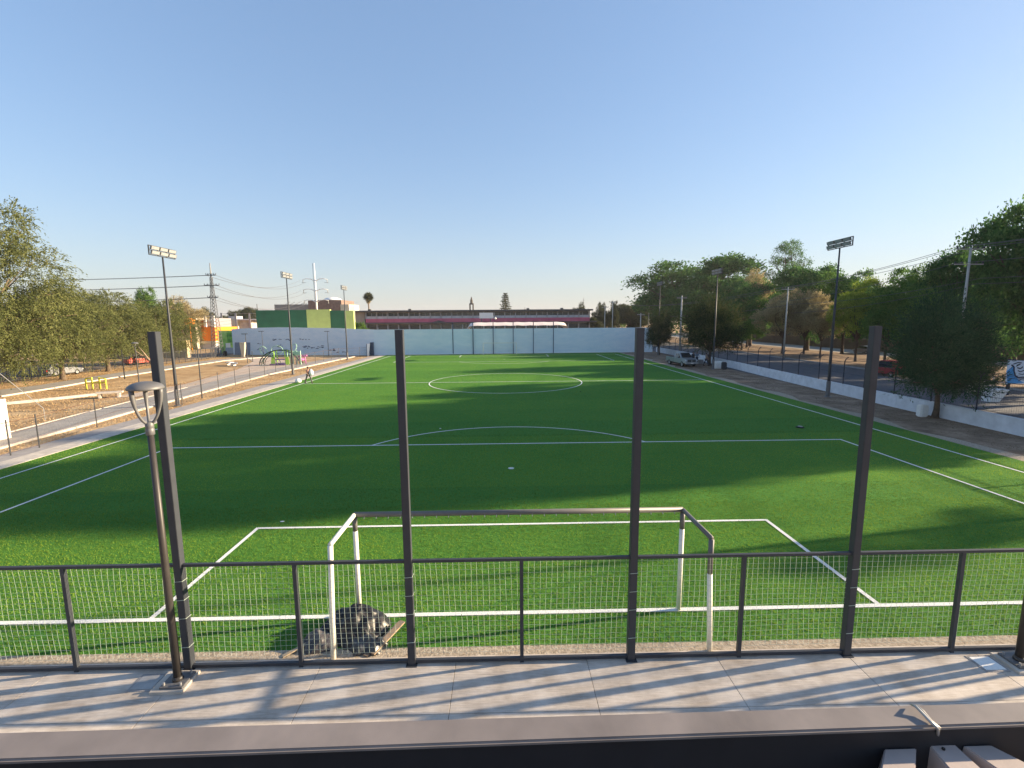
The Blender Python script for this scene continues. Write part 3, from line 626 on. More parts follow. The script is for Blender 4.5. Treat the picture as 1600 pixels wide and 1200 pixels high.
# ================================================================ FLOODLIGHTS
def make_flood(label, loc, side, h=12.0):
    t = thing('floodlight_mast', label, 'floodlight', loc, 0, 'floodlight masts along both sides of the pitch')
    m = MB(); m.lathe([(.26, 0), (.26, .03), (.15, .04), (.15, 1.25), (.12, 1.27)], n=12); P(m, 'base_sleeve', GREYMETAL, t)
    m = MB(); m.tube([(0, 0, .03), (0, 0, 2), (0, 0, 6), (0, 0, h - .35)], [.12, .11, .085, .055], 12); P(m, 'mast', DARKPOST, t, True)
    s = side  # faces the pitch: +1 = towards +x
    m = MB()
    for z in (-.32, 0, .32): m.bar((0, -1.32, h + z), (0, 1.32, h + z), .055)
    for y in (-1.32, -.44, .44, 1.32): m.bar((0, y, h - .34), (0, y, h + .34), .06)
    P(m, 'head_frame', DARKPOST, t)
    for r_ in (0, 1):
        for c in range(3):
            y0 = -1.28 + c * .88; z0 = h - .30 + r_ * .32
            m = MB(); tilt = .12
            m.add([(s * .05, y0, z0 + .03), (s * .05, y0 + .80, z0 + .03), (s * .12, y0 + .80, z0 + .27), (s * .12, y0, z0 + .27),
                   (s * .14, y0, z0 + .03), (s * .14, y0 + .80, z0 + .03), (s * .21, y0 + .80, z0 + .27), (s * .21, y0, z0 + .27)],
                  [(0, 1, 2, 3), (4, 5, 6, 7), (0, 4, 5, 1), (2, 6, 7, 3), (0, 3, 7, 4), (1, 5, 6, 2)])
            o = P(m, 'lamp', GREYMETAL, t)
            m = MB(); e = .006
            m.add([(s * (.143 + e), y0 + .04, z0 + .05), (s * (.143 + e), y0 + .76, z0 + .05), (s * (.207 + e), y0 + .76, z0 + .25), (s * (.207 + e), y0 + .04, z0 + .25)], [(0, 1, 2, 3)])
            P(m, 'lens', mat('floodlight_lens_sunlit', (.30, .31, .33), .25, spec=.8) if s > 0 else mat('floodlight_lens_shaded', (.25, .27, .3), .2), o)  # same lens, paler where sunlit on the left, darker where shaded on the right
    return t
LX = [(gp(278, 634), 'nearest left floodlight mast, beside the chain fence and the lamp dome'), (gp(458, 585), 'middle left floodlight mast standing by the playground'), (gp(543, 562), 'farthest left floodlight mast near the lime panel')]
for p, lab in LX: make_flood(lab, (p.x, p.y, 0), 1, {0: 11.4, 1: 11.75, 2: 11.85}[[q for q, _ in LX].index(p)])
RX = [(gp(1293, 620), 'tall floodlight mast nearest on the right, before the low white wall'), (gp(1114, 577) , 'right floodlight mast beside the silver pickup'), (gp(1028, 555), 'farthest right floodlight mast near the end wall corner')]
for p, lab in RX: make_flood(lab, (p.x, p.y, 0), -1, {0: 11.95, 1: 12.05, 2: 12.5}[[q for q, _ in RX].index(p)])
make_flood('floodlight mast just outside the right edge of the view', (25.8, 5.9, 0), -1)

# ================================================================ LEFT CHAIN FENCE
t = thing('wire_fence', 'low wire fence of thin dark posts along the left side of the pitch', 'fence', (0, 0, 0))
FL = [(-22.9, 4.5), (-23.3, 8)] + [(gp(u, v).x, gp(u, v).y) for u, v in ((17, 712), (62, 700), (152, 668), (232, 640), (285, 634), (316, 622), (342, 611), (368, 602), (391, 596), (414, 588), (431, 581), (447, 578), (463, 574), (479, 570), (493, 567), (506, 564), (518, 561.5), (530, 559.5))]
FL = FL + [(-26.2, 76.5), (-25.4, 78.6)]
tops = []
for i, (x, y) in enumerate(FL):
    hh = 1.75
    m = MB(); m.tube([(x, y, 0), (x, y, hh)], .03, 6); P(m, 'post', DARKPOST, t); tops.append((x, y))
RUST = mat('rusty_wire', (.12, .06, .035), .8)
for z, r_ in ((1.62, .014), (1.1, .007), (.6, .007), (.15, .007)):
    m = MB(); m.tube([(x, y, z) for x, y in tops], r_, 4); P(m, 'wire', RUST, t)
m = MB()
for (xa, ya), (xb, yb) in zip(tops[:-1], tops[1:]):
    dd = math.hypot(xb - xa, yb - ya); n = int(dd / .28)
    for q in range(n):
        f0, f1 = q / n, min(1, (q + 3) / n)
        m.tube([(xa + (xb - xa) * f0, ya + (yb - ya) * f0, .15), (xa + (xb - xa) * f1, ya + (yb - ya) * f1, 1.6)], .0025, 3, False)
        m.tube([(xa + (xb - xa) * f0, ya + (yb - ya) * f0, 1.6), (xa + (xb - xa) * f1, ya + (yb - ya) * f1, .15)], .0025, 3, False)
P(m, 'mesh', GALV, t)
# tall slim poles of the park
def slim(u, v, vt, lab, head, name='park_lamp'):
    p = gp(u, v); D = p.y - CAM[1]; z = at(u, vt, p.y).z
    t = thing(name, lab, 'lamp post' if head else 'post', (p.x, p.y, 0), 0, 'slim poles standing in the park on the left')
    m = MB(); m.tube([(0, 0, 0), (0, 0, z * .5), (0, 0, z - (.3 if head == 1 else .1))], [.06, .05, .04], 8); P(m, 'pole', DARKPOST, t)
    if head == 1:
        m = MB(); m.lathe([(.02, z - .02), (.34, z - .05), (.30, z + .02), (.15, z + .08), (.02, z + .1)], n=16); P(m, 'shade', GREYMETAL, t, True)
        m = MB()
        for a in (0, 2.1, 4.2): m.tube([(0.03 * math.cos(a), .03 * math.sin(a), z - .38), (.2 * math.cos(a), .2 * math.sin(a), z - .25), (.26 * math.cos(a), .26 * math.sin(a), z - .04)], .02, 5)
        P(m, 'arm', GREYMETAL, t)
    elif head == 2:
        m = MB(); m.box(-.55, .35, -.12, .12, z - .12, z - .02); P(m, 'lamp_head', DARKPOST, t)
slim(218, 603, 536, 'slim park lamp with a dome in front of the left trees', 1)
slim(195, 592, 545, 'bare thin pole left of the domed park lamp', 0, 'slim_pole')
slim(387, 567, 521, 'first slim lamp in front of the blue wall, left of the playground', 2)
slim(367, 553, 524, 'slim lamp at the left end of the blue wall', 2)
slim(412, 557.5, 517, 'slim lamp rising behind the playground climber, left side', 2)
slim(493.5, 554, 519, 'slim lamp against the blue wall under the lime panel', 2)
slim(513.6, 556, 517, 'slim lamp against the blue wall right of the lime panel middle', 2)
slim(316, 622, 540, 'thin tall pole right of the nearest left floodlight mast', 0, 'slim_pole')
slim(395, 565, 548, 'short thin post beside the paved walk', 0, 'slim_pole')

# ================================================================ END WALL
t = thing('boundary_wall', 'long wall painted pale blue closing the far end of the pitch', 'wall', (0, 0, 0))
def wallseg(pts, ztops, th, name, mt):
    m = MB(); n = len(pts); vs = []
    for (x, y), z in zip(pts, ztops):
        vs += [(x, y, -.1), (x, y, z), (x, y + th, z), (x, y + th, -.1)]
    fs = []
    for i in range(n - 1):
        a, b = i * 4, i * 4 + 4
        fs += [(a, b, b + 1, a + 1), (a + 1, b + 1, b + 2, a + 2), (a + 2, b + 2, b + 3, a + 3)]
    fs += [(0, 1, 2, 3), ((n - 1) * 4 + 3, (n - 1) * 4 + 2, (n - 1) * 4 + 1, (n - 1) * 4)]
    m.add(vs, fs); return P(m, name, mt, t)
wx = [-53.9, -52, -48, -44, -40, -36, -32, -28, -24.45]
wallseg([(x, 80.02 + (x + 25) * -.19) for x in wx], [5.05, 5.15, 5.3, 5.35, 5.3, 5.2, 5.15, 4.95, 4.85], .25, 'wall', BWALL)
wallseg([(-24.45, wally(-24.45)), (0, wally(0)), (29.2, wally(29.2))], [4.82, 4.8, 4.78], .25, 'wall', BWALL)
m = MB(); m.box(-25.0, -24.5, 79.2, 79.88, 0, 2.45); P(m, 'pillar', mat('slate_blue_paint', (.06, .085, .14), .8), t)
m = MB(); m.box(-25.0, -24.9, 76.8, 79.19, 0, 2.3); P(m, 'return_wall', mat('slate_blue_paint', (.06, .085, .14), .8), t)
m = MB(); m.box(-24.4, 29, wally(0) - .9, wally(0) - .85, 0, .0)
cb_ = MB(); cb_.bar((-24.4, wally(-24.4) - .02, .06), (22.2, wally(22.2) - .02, .06), .12, .12); P(cb_, 'base_course', WHITE, t)
# grey-blue repainted rectangles and graffiti strokes on the left wing
SL = mat('slate_patch_paint', (.23, .28, .36), .85)
def on_left(u, v):   # point on the left wing face
    lo, hi = 79.0, 90.0
    for _ in range(40):
        Y = (lo + hi) / 2; p = at(u, v, Y)
        if Y < 80.02 + (p.x + 25) * -.19: lo = Y
        else: hi = Y
    return p
def patch(name, quads, mt, off=.05):
    m = MB()
    for q in quads:
        ps = [on_left(*c) for c in q]; m.add([(p.x, p.y - off, p.z) for p in ps] + [(p.x, p.y + .01, p.z) for p in ps], [(0, 1, 2, 3), (0, 4, 5, 1), (1, 5, 6, 2), (2, 6, 7, 3), (3, 7, 4, 0)])
    return P(m, name, mt, t)
patch('repainted_patch', [[(367, 535), (391, 535), (391, 554), (367, 554)]], SL)
rg = random.Random(5); quads = []
for (cu, cv, n, su, sv_) in ((425, 530.5, 4, 5, .8), (443, 530.5, 6, 9, .8), (437, 540, 5, 6, 2), (477, 541, 9, 5, 3), (490, 543, 5, 5, 1), (500, 541, 5, 4, 3), (518, 546, 7, 6, 1.6), (404, 538, 3, 3, 2), (405, 545, 4, 3, 3), (475, 529.5, 4, 7, .6), (440, 551, 5, 20, 1), (530, 550, 5, 10, 1)):
    for _ in range(n):
        u = cu + rg.uniform(-su, su); v = cv + rg.uniform(-sv_, sv_); w = rg.uniform(1.2, 4.2); h = rg.uniform(.5, 1.3); sk = rg.uniform(-.7, .7)
        quads.append([(u, v + sk * .3), (u + w, v - sk), (u + w, v - sk + h), (u, v + h)])
patch('graffiti', quads, mat('graffiti_paint', (.07, .10, .18), .8), .04)

# net poles in front of the end wall
t = thing('ball_stop_net', 'tall net on dark blue poles behind the far goal', 'net', (0, 0, 0))
px = [at(u, 553, 80.9).x for u in (708.5, 739.7, 771, 802, 833.2, 864.3)]
yb = 80.6
for x in px:
    m = MB(); m.box(x - .07, x + .07, yb - .07, yb + .07, 0, 6.1); P(m, 'pole', mat('navy_pole_paint', (.02, .05, .12), .5), t)
m = MB()
for i in range(int((px[-1] - px[0]) / .5)):
    x = px[0] + i * .5; m.tube([(x, yb + .08, 4.8), (x, yb + .08, 5.9)], .003, 3, False)
for z in np.arange(.1, 6, .5): m.tube([(px[0], yb + .08, z), (px[-1], yb + .08, z)], .004, 3, False)
P(m, 'net', STRING, t)

# ================================================================ RIGHT LOW WALL AND FENCE
t = thing('low_wall', 'low white-painted wall running along the right side of the pitch', 'wall', (0, 0, 0))
WR = [(26.9, -4), (27.0, 6), (27.05, 14.1), (27.3, 22.5), (27.7, 30), (28.6, 42), (29.2, 49), (29.8, 58), (30.2, 70), (30.2, 83)]
LW = mat('low_wall_white', (.66, .68, .72), .8, var=.12, scale=2, bump=.3, bscale=12)
for i, (a, b) in enumerate(zip(WR[:-1], WR[1:])):
    m = MB(); d = Vector((b[0] - a[0], b[1] - a[1], 0)).normalized() * .012
    m.bar((a[0] + d.x, a[1] + d.y, .42), (b[0] - d.x, b[1] - d.y, .42), .2, .88); P(m, 'wall_panel', LW, t)
    m = MB(); m.bar((a[0] + d.x, a[1] + d.y, .885), (b[0] - d.x, b[1] - d.y, .885), .22, .04); P(m, 'coping', LW, t)
def wr(y):
    for a, b in zip(WR[:-1], WR[1:]):
        if a[1] <= y <= b[1]: return a[0] + (b[0] - a[0]) * (y - a[1]) / (b[1] - a[1])
t = thing('street_fence', 'dark navy mesh fence with bent post tips standing on the low white wall', 'fence', (0, 0, 0))
ys = [5.5, 8.5, 11.5, 14.2, 16.9, 19.9, 22.9, 25.9, 28.3, 31.6, 34.9, 37.9, 40.6, 43.3, 46, 49, 52, 55, 58, 61, 64, 67, 70, 73, 76, 79, 82]
for y in ys:
    x = wr(y); m = MB(); m.tube([(x, y, .905), (x, y, 2.75), (x + .1, y, 2.95), (x + .28, y, 3.1)], .04, 6); P(m, 'post', NAVY, t)
m = MB(); yv = 5.5
while yv < 82:
    x = wr(yv); st = .12 if yv < 45 else .3
    m.tube([(x, yv, .92), (x, yv, 2.7)], .003, 3, False); yv += st
P(m, 'mesh', NAVY, t)
for z in (1.0, 1.8, 2.7):
    m = MB(); m.tube([(wr(y), y, z) for y in ys], .015, 5); P(m, 'rail', NAVY, t)
for k_, (dx, z) in enumerate(((.1, 2.95), (.19, 3.03), (.28, 3.1))):
    m = MB(); m.tube([(wr(y) + dx, y, z) for y in ys], .012, 4); P(m, 'barbed_wire', NAVY, t)
def block(name, u, v, w, d_, h, mt, label, cat, rz=0):
    p = gp(u, v); m = MB(); m.box(-w / 2, w / 2, -d_ / 2, d_ / 2, 0, h); o = m.build(name, mt); o.location = p; o.rotation_euler = (0, 0, rz)
    bm = bmesh.new(); bm.from_mesh(o.data); bmesh.ops.bevel(bm, geom=bm.edges[:], offset=min(w, d_, h) * .15, segments=2, affect='EDGES'); bm.to_mesh(o.data); bm.free()
    return tag(o, label, cat)
block('white_block', 1440, 651, .5, .45, .78, WHITE, 'white concrete block at the foot of the low wall beside the near tree', 'block')
block('white_block', 1122, 576, 1.0, .7, .95, WHITE, 'white concrete block behind the mast beside the parked pickup', 'block')
block('dark_bin', 1131, 577.5, .5, .6, .95, DARKPOST, 'dark bin beside the white block at the start of the low wall', 'bin')

# ================================================================ FOLIAGE
def leaf_mesh(name, cen, dirs, Ls, Ws, mt, seed):
    r = np.random.default_rng(seed); n = len(cen)
    d = dirs / np.maximum(np.linalg.norm(dirs, axis=1, keepdims=True), 1e-6)
    a = r.normal(size=(n, 3)); s = np.cross(d, a); s /= np.maximum(np.linalg.norm(s, axis=1, keepdims=True), 1e-6)
    Ls = np.asarray(Ls).reshape(-1, 1) * np.ones((n, 1)); Ws = np.asarray(Ws).reshape(-1, 1) * np.ones((n, 1))
    nrm = np.cross(d, s)
    v = np.empty((n, 4, 3)); v[:, 0] = cen; v[:, 1] = cen + d * Ls * .45 + s * Ws * .5 + nrm * Ls * .06; v[:, 2] = cen + d * Ls; v[:, 3] = cen + d * Ls * .5 - s * Ws * .5 + nrm * Ls * .06
    me = bpy.data.meshes.new(name); me.vertices.add(n * 4); me.vertices.foreach_set('co', v.reshape(-1).astype(np.float32))
    me.loops.add(n * 4); me.loops.foreach_set('vertex_index', np.arange(n * 4, dtype=np.int32))
    me.polygons.add(n); me.polygons.foreach_set('loop_start', np.arange(0, n * 4, 4, dtype=np.int32)); me.polygons.foreach_set('loop_total', np.full(n, 4, dtype=np.int32))
    me.materials.append(mt); me.update(calc_edges=True)
    at_ = me.attributes.new('leaf_var', 'FLOAT', 'FACE'); at_.data.foreach_set('value', r.random(n).astype(np.float32))
    return me

def crown_points(lobes, K, r, top=.0, shell=(.72, 1.06)):
    """K clump centres on the shells of the lobes, with outward directions"""
    vol = np.array([l[3] * l[4] + l[4] * l[5] + l[3] * l[5] for l in lobes]); w = vol / vol.sum()
    idx = r.choice(len(lobes), K, p=w); lb = np.array(lobes)[idx]
    n = r.normal(size=(K, 3)); n[:, 2] += top; n /= np.linalg.norm(n, axis=1, keepdims=True)
    rad = r.uniform(shell[0], shell[1], (K, 1)) * np.where(r.random((K, 1)) < .18, r.uniform(.3, .9, (K, 1)), 1)
    c = lb[:, :3] + n * lb[:, 3:6] * rad
    # drop centres deep inside any other lobe
    keep = np.ones(K, bool)
    for l in lobes:
        q = ((c - np.array(l[:3])) / np.array(l[3:6])); keep &= (q ** 2).sum(1) > .38
    c = c[keep]; n = n[keep]
    return c, n

def make_lobes(R_, H, n, seed, base=.35, flat=.85, spread=.62, lob=.42):
    """random lobes filling a crown of radius R_ between heights base*H and H"""
    r = random.Random(seed); out = []
    zc = H * (1 + base) / 2; hz = H * (1 - base) / 2
    for i in range(n):
        a = i * 2.4 + r.uniform(-.5, .5); q = math.sqrt((i + .5) / n) * spread
        up = r.uniform(-.9, .8) * math.sqrt(max(.15, 1 - q * q * 1.5))
        s = lob * r.uniform(.7, 1.25)
        out.append((math.cos(a) * q * R_, math.sin(a) * q * R_, zc + up * hz, s * R_, s * R_ * r.uniform(.85, 1.1), s * R_ * flat * r.uniform(.8, 1.1)))
    return out

def crown_broad(name, lobes, K, P_, sig, Lf, Wf, mt, seed, top=.25, droop=0, shell=(.72, 1.06)):
    r = np.random.default_rng(seed); c, n = crown_points(lobes, K, r, top, shell); K = len(c)
    sz = r.uniform(.55, 1.25, K)
    cen = np.repeat(c, P_, 0) + r.normal(size=(K * P_, 3)) * sig * np.repeat(sz, P_)[:, None] * np.array([1, 1, .65])
    d = r.normal(size=(K * P_, 3)) + np.repeat(n, P_, 0) * .8; d[:, 2] -= droop
    return leaf_mesh(name, cen, d, Lf * r.uniform(.7, 1.3, K * P_), Wf * r.uniform(.7, 1.3, K * P_), mt, seed + 1)

def crown_spray(name, lobes, K, P_, tl, Lf, Wf, mt, seed, up=.0, droop=.5, spread=.35, top=.2, shell=(.6, 1.0)):
    """feathery crown: curved twigs carrying narrow leaves"""
    r = np.random.default_rng(seed); c, n = crown_points(lobes, K, r, top, shell); K = len(c)
    D = n + r.normal(size=(K, 3)) * .55; D[:, 2] += up; D /= np.linalg.norm(D, axis=1, keepdims=True)
    tlen = tl * r.uniform(.5, 1.4, K)
    t = np.tile(np.linspace(0, 1, P_), K)[:, None]; Dr = np.repeat(D, P_, 0); T = np.repeat(tlen, P_)[:, None]
    cen = np.repeat(c, P_, 0) + Dr * t * T; cen[:, 2:3] -= droop * t ** 2 * T
    cen += r.normal(size=cen.shape) * .05 * tl
    d = Dr + r.normal(size=Dr.shape) * spread; d[:, 2:3] -= droop * t * 1.6
    return leaf_mesh(name, cen, d, Lf * r.uniform(.7, 1.3, K * P_), Wf * r.uniform(.7, 1.3, K * P_), mt, seed + 1)

def trunk_mesh(name, H0, r0, lobes, mt, seed, lean=(0, 0), nb=3, stems=1, twigs=2):
    r = random.Random(seed); m = MB()
    for s in range(stems):
        ox, oy = (0, 0) if stems == 1 else (r.uniform(-.3, .3), r.uniform(-.3, .3))
        fork = Vector((lean[0] + ox * 2, lean[1] + oy * 2, H0))
        pts = [Vector((ox, oy, -.1)), Vector((ox * 1.2, oy * 1.2, .15))]; rs = [r0 * 1.5, r0 * 1.1]
        for q in (.35, .65, 1):
            pts.append(Vector((ox, oy, 0)).lerp(fork, q) + Vector((r.uniform(-.1, .1), r.uniform(-.1, .1), 0)) * H0 * .25 * (q < 1)); rs.append(r0 * (1 - .3 * q))
        m.tube(pts, rs, 9)
        tgt = lobes[s::stems]
        for l in tgt:
            e = Vector(l[:3]); mid = fork.lerp(e, .5) + Vector((r.uniform(-.4, .4), r.uniform(-.4, .4), r.uniform(0, .5)))
            m.tube([fork - Vector((0, 0, .15)), fork.lerp(mid, .5) + Vector((0, 0, .1)), mid, e], [r0 * .5, r0 * .4, r0 * .28, r0 * .1], 6)
            for _ in range(twigs):
                a = Vector((r.gauss(0, 1), r.gauss(0, 1), r.gauss(.2, .7))).normalized()
                e2 = e + Vector((a.x * l[3], a.y * l[4], a.z * l[5])) * .9
                m.tube([mid.lerp(e, .5), mid.lerp(e2, .6) + Vector((0, 0, .15)), e2], [r0 * .14, r0 * .08, r0 * .025], 4)
    o = m.build(name, mt, None, True); me = o.data; bpy.data.objects.remove(o); return me

G_FICUS = leafmat('leaves_dark_green', (.028, .078, .026), (.070, .155, .044), (.16, .28, .075))
G_MID = leafmat('leaves_mid_green', (.042, .098, .022), (.090, .180, .038), (.20, .30, .07))
G_YEL = leafmat('leaves_yellow_green', (.12, .175, .026), (.25, .32, .05), (.44, .48, .09))
G_BRN = leafmat('leaves_dry_brown', (.19, .15, .08), (.34, .28, .15), (.52, .45, .24))
G_MESQ = leafmat('leaves_mesquite', (.055, .075, .028), (.135, .155, .055), (.30, .30, .12), .42)
G_CYP = leafmat('leaves_cypress', (.010, .028, .013), (.026, .056, .024), (.20, .18, .07), .2)
G_CYPD = leafmat('leaves_near_conifer', (.014, .042, .022), (.036, .085, .042), (.085, .150, .065), .25)
G_FAR = leafmat('leaves_far_olive', (.035, .045, .022), (.065, .075, .038), (.11, .11, .06), .2)

TR = {}
MBARK = mat('mesquite_bark', (.13, .095, .065), .95, var=.3, scale=4, bump=.8, bscale=12)
def kind(key, name, lob, crown_fn, trunk):
    TR[key] = (name, crown_fn, trunk)
lf = make_lobes(5.2, 10, 20, 3, .22, lob=.29, spread=.78); lf2 = make_lobes(5.5, 10, 22, 14, .18, lob=.27, spread=.76)
kind('ficusA', 'broadleaf_tree', lf, crown_broad('crown', lf, 500, 90, .40, .25, .14, G_FICUS, 5, shell=(.85, 1.1)), trunk_mesh('trunk', 2.4, .34, lf, BARK, 5))
kind('ficusB', 'broadleaf_tree', lf2, crown_broad('crown', lf2, 500, 90, .38, .25, .14, G_FICUS, 15, shell=(.85, 1.1)), trunk_mesh('trunk', 2.2, .30, lf2, BARK, 15))
lm = make_lobes(3.6, 8, 14, 21, .27, lob=.34, spread=.72); lm2 = make_lobes(3.8, 8, 15, 33, .25, lob=.32, spread=.72)
kind('midA', 'park_tree', lm, crown_broad('crown', lm, 380, 66, .29, .20, .11, G_MID, 21, shell=(.85, 1.1)), trunk_mesh('trunk', 2.3, .17, lm, BARK, 21))
kind('midB', 'park_tree', lm2, crown_broad('crown', lm2, 380, 66, .29, .20, .11, G_YEL, 31, shell=(.85, 1.1)), trunk_mesh('trunk', 2.3, .17, lm2, BARK, 31))
kind('brown', 'park_tree', lm, crown_broad('crown', lm2, 420, 52, .30, .17, .09, G_BRN, 41, droop=.3, shell=(.85, 1.12)), trunk_mesh('trunk', 2.2, .16, lm2, BARK, 42, twigs=5))
lsp = [(0, 0, 9.9, 1.1, 1.1, .5), (1.3, .3, 9.2, .9, .9, .4), (-1.4, -.4, 9.5, 1.1, 1.0, .45), (.3, 1.2, 8.4, 1.0, 1.1, .4), (2.3, -.2, 8.3, .8, .8, .35), (-2.3, .2, 8.5, .8, .8, .35), (-.6, -1.0, 7.7, 1.0, 1.0, .4), (1.5, -.8, 7.3, .9, .9, .35), (-2.9, .5, 7.1, .8, .8, .3), (2.8, .4, 6.7, .7, .7, .3), (.2, .3, 6.6, .9, .9, .35), (-1.6, 0, 6.0, .9, .9, .35), (1.2, .2, 5.6, .8, .8, .3)]
kind('euc', 'eucalyptus_tree', lsp, crown_broad('crown', lsp, 520, 20, .20, .15, .07, G_FICUS, 51), trunk_mesh('trunk', 3.4, .25, lsp, BARK, 52, twigs=5))
lcy = [(0, 0, 3.6, 1.9, 1.9, 1.3), (-1.7, .3, 3.9, 1.2, 1.2, .9), (1.6, -.4, 3.5, 1.3, 1.2, .9), (.5, -.8, 5.2, 1.0, 1.0, .9), (-.8, .6, 5.5, .9, 1.0, .8), (1.3, .6, 4.9, 1.0, .9, .8), (2.8, .1, 3.1, .8, .8, .5), (-2.9, -.1, 3.2, .8, .9, .5), (0, 0, 2.5, 1.4, 1.4, .6), (-2.2, -.8, 4.8, .7, .7, .5), (2.3, .5, 4.4, .8, .8, .5), (-1.2, -1.2, 2.3, 1.0, .9, .5), (1.5, -1.1, 2.2, .9, .9, .5), (.2, .3, 6.3, .6, .6, .5), (-3.3, .4, 2.4, .5, .5, .35), (3.2, -.4, 2.2, .5, .5, .3)]
kind('cyp', 'cypress_tree', lcy, crown_spray('crown', lcy, 8200, 14, 1.0, .18, .045, G_CYP, 61, up=.18, droop=-.25, spread=.3, top=.1, shell=(.35, 1.0)), trunk_mesh('trunk', 1.5, .17, lcy, BARK, 62, twigs=1))
lme = [(0, 0, 6.6, 4.2, 4.2, 2.9), (-3.4, 1, 6.0, 3.4, 3.2, 2.6), (3.6, -1, 6.2, 3.3, 3.2, 2.4), (1, 3, 7.6, 3.2, 3.0, 2.2), (-1, -3, 7.2, 3.2, 3.0, 2.2), (5.4, .5, 4.9, 2.4, 2.4, 1.9), (-5.2, -.5, 4.8, 2.5, 2.5, 1.9), (2, -1, 9.2, 2.4, 2.4, 1.8), (-2, 1.2, 9.4, 2.4, 2.4, 1.8), (4.2, -3.6, 4.2, 2.2, 2.2, 1.7), (-3, -4, 4.6, 2.4, 2.2, 1.7)]
kind('mesq', 'mesquite_tree', lme, crown_spray('crown', lme, 6500, 14, 1.0, .24, .075, G_MESQ, 71, up=.1, droop=.55, spread=.5, shell=(.55, 1.08)), trunk_mesh('trunk', 2.5, .32, lme, MBARK, 72, twigs=5))
lbg = [(0, 0, 7, 5.0, 5, 3.8), (-3.5, 1, 9.5, 3.6, 3.4, 2.8), (3.5, -1.5, 8.2, 3.8, 3.6, 2.8), (.5, 2.5, 11.6, 3.4, 3.2, 2.4), (-1, -3, 10.8, 3.0, 3, 2.3), (5.2, .5, 5.6, 3.0, 3, 2.4), (4.2, -3.4, 4.6, 2.8, 2.8, 2.2), (-3, -3, 4.6, 3.2, 3.0, 2.4), (2.5, .5, 12.6, 2.0, 2, 1.3), (0, -4.5, 4.2, 2.4, 2.4, 1.9)]
kind('bigmesq', 'mesquite_tree', lbg, crown_spray('crown', lbg, 8000, 14, 1.05, .22, .07, G_MESQ, 81, up=.05, droop=.5, spread=.5, shell=(.55, 1.08)), trunk_mesh('trunk', 3.0, .45, lbg, MBARK, 82, twigs=8))

def tree(key, label, x, y, s=1.0, rz=0, sz=None, mt=None, name=None, group=None, sx=None):
    nm, cm, tm = TR[key]
    t = thing(name or nm, label, 'tree', (x, y, 0), rz, group)
    t.scale = (sx or s, sx or s, sz or s)
    c = bpy.data.objects.new('crown', cm); COL.objects.link(c); c.parent = t
    k_ = bpy.data.objects.new('trunk', tm); COL.objects.link(k_); k_.parent = t
    if mt:
        c.material_slots[0].link = 'OBJECT'; c.material_slots[0].material = mt
    return t
def tree_uv(key, label, u, X, vtop, wpx, H0, R0, rz=0, **kw):
    """tree whose trunk stands at lateral distance X in direction u; size from its height and width in the survey"""
    lo, hi = 1, 900
    for _ in range(50):
        Y = (lo + hi) / 2
        if abs(at(u, 520, Y).x) < abs(X): lo = Y
        else: hi = Y
    h = at(u, vtop, Y).z; w = wpx / FP * (Y - CAM[1])
    return tree(key, label, X, Y, rz=rz, sz=h / H0, sx=w / 2 / R0, **kw)

RG = 'trees of the park across the street'
tree_uv('ficusA', 'huge dark spreading tree forming the left shoulder of the park, tallest near the end wall', 1082, 52, 405, 190, 9.7, 5.2, .4, group=RG)
tree_uv('ficusB', 'dark tree at the left foot of the huge spreading tree', 1030, 58, 448, 90, 9.6, 5.2, 1.4, group=RG)
tree_uv('midB', 'yellowish sunlit tree at the far end of the street behind the wall end', 993, 50, 474, 62, 7.6, 3.6, 1.1, group=RG)
tree_uv('ficusB', 'low dark tree left of the yellowish tree beyond the end wall', 966, 55, 478, 34, 9.6, 5.2, 2.1, group=RG)
tree_uv('ficusB', 'dark crown right of the huge spreading tree, under the eucalyptus', 1172, 58, 424, 120, 9.6, 5.2, 2.2, group=RG)
tree_uv('euc', 'open tall eucalyptus rising above the park canopy', 1226, 74, 377, 80, 10.4, 3.4, .3, group=RG)
tree_uv('ficusA', 'dark round tree below and right of the eucalyptus', 1262, 60, 417, 110, 9.7, 5.2, 3.1, group=RG)
tree_uv('midA', 'green tree right behind the near right floodlight mast', 1318, 60, 427, 90, 7.6, 3.5, .9, group=RG)
tree_uv('ficusB', 'dark green tree behind the head of the rightmost tall fence post', 1368, 64, 440, 120, 9.6, 5.2, 4.0, group=RG)
tree_uv('midA', 'green tree left of the tall utility pole', 1425, 60, 421, 100, 7.6, 3.5, 2.6, group=RG)
tree_uv('ficusA', 'broad dark tree just behind the tall utility pole', 1480, 60, 397, 130, 9.7, 5.2, 5.0, group=RG)
tree_uv('ficusB', 'dark tree right of the tall utility pole', 1540, 61, 388, 120, 9.6, 5.2, .2, group=RG)
tree_uv('ficusA', 'largest dark tree at the right edge of the view', 1618, 56, 315, 190, 9.7, 5.2, 1.0, group=RG)
tree_uv('ficusB', 'dark tree low behind the banner at the right edge', 1590, 66, 420, 150, 9.6, 5.2, 2.7, group=RG)
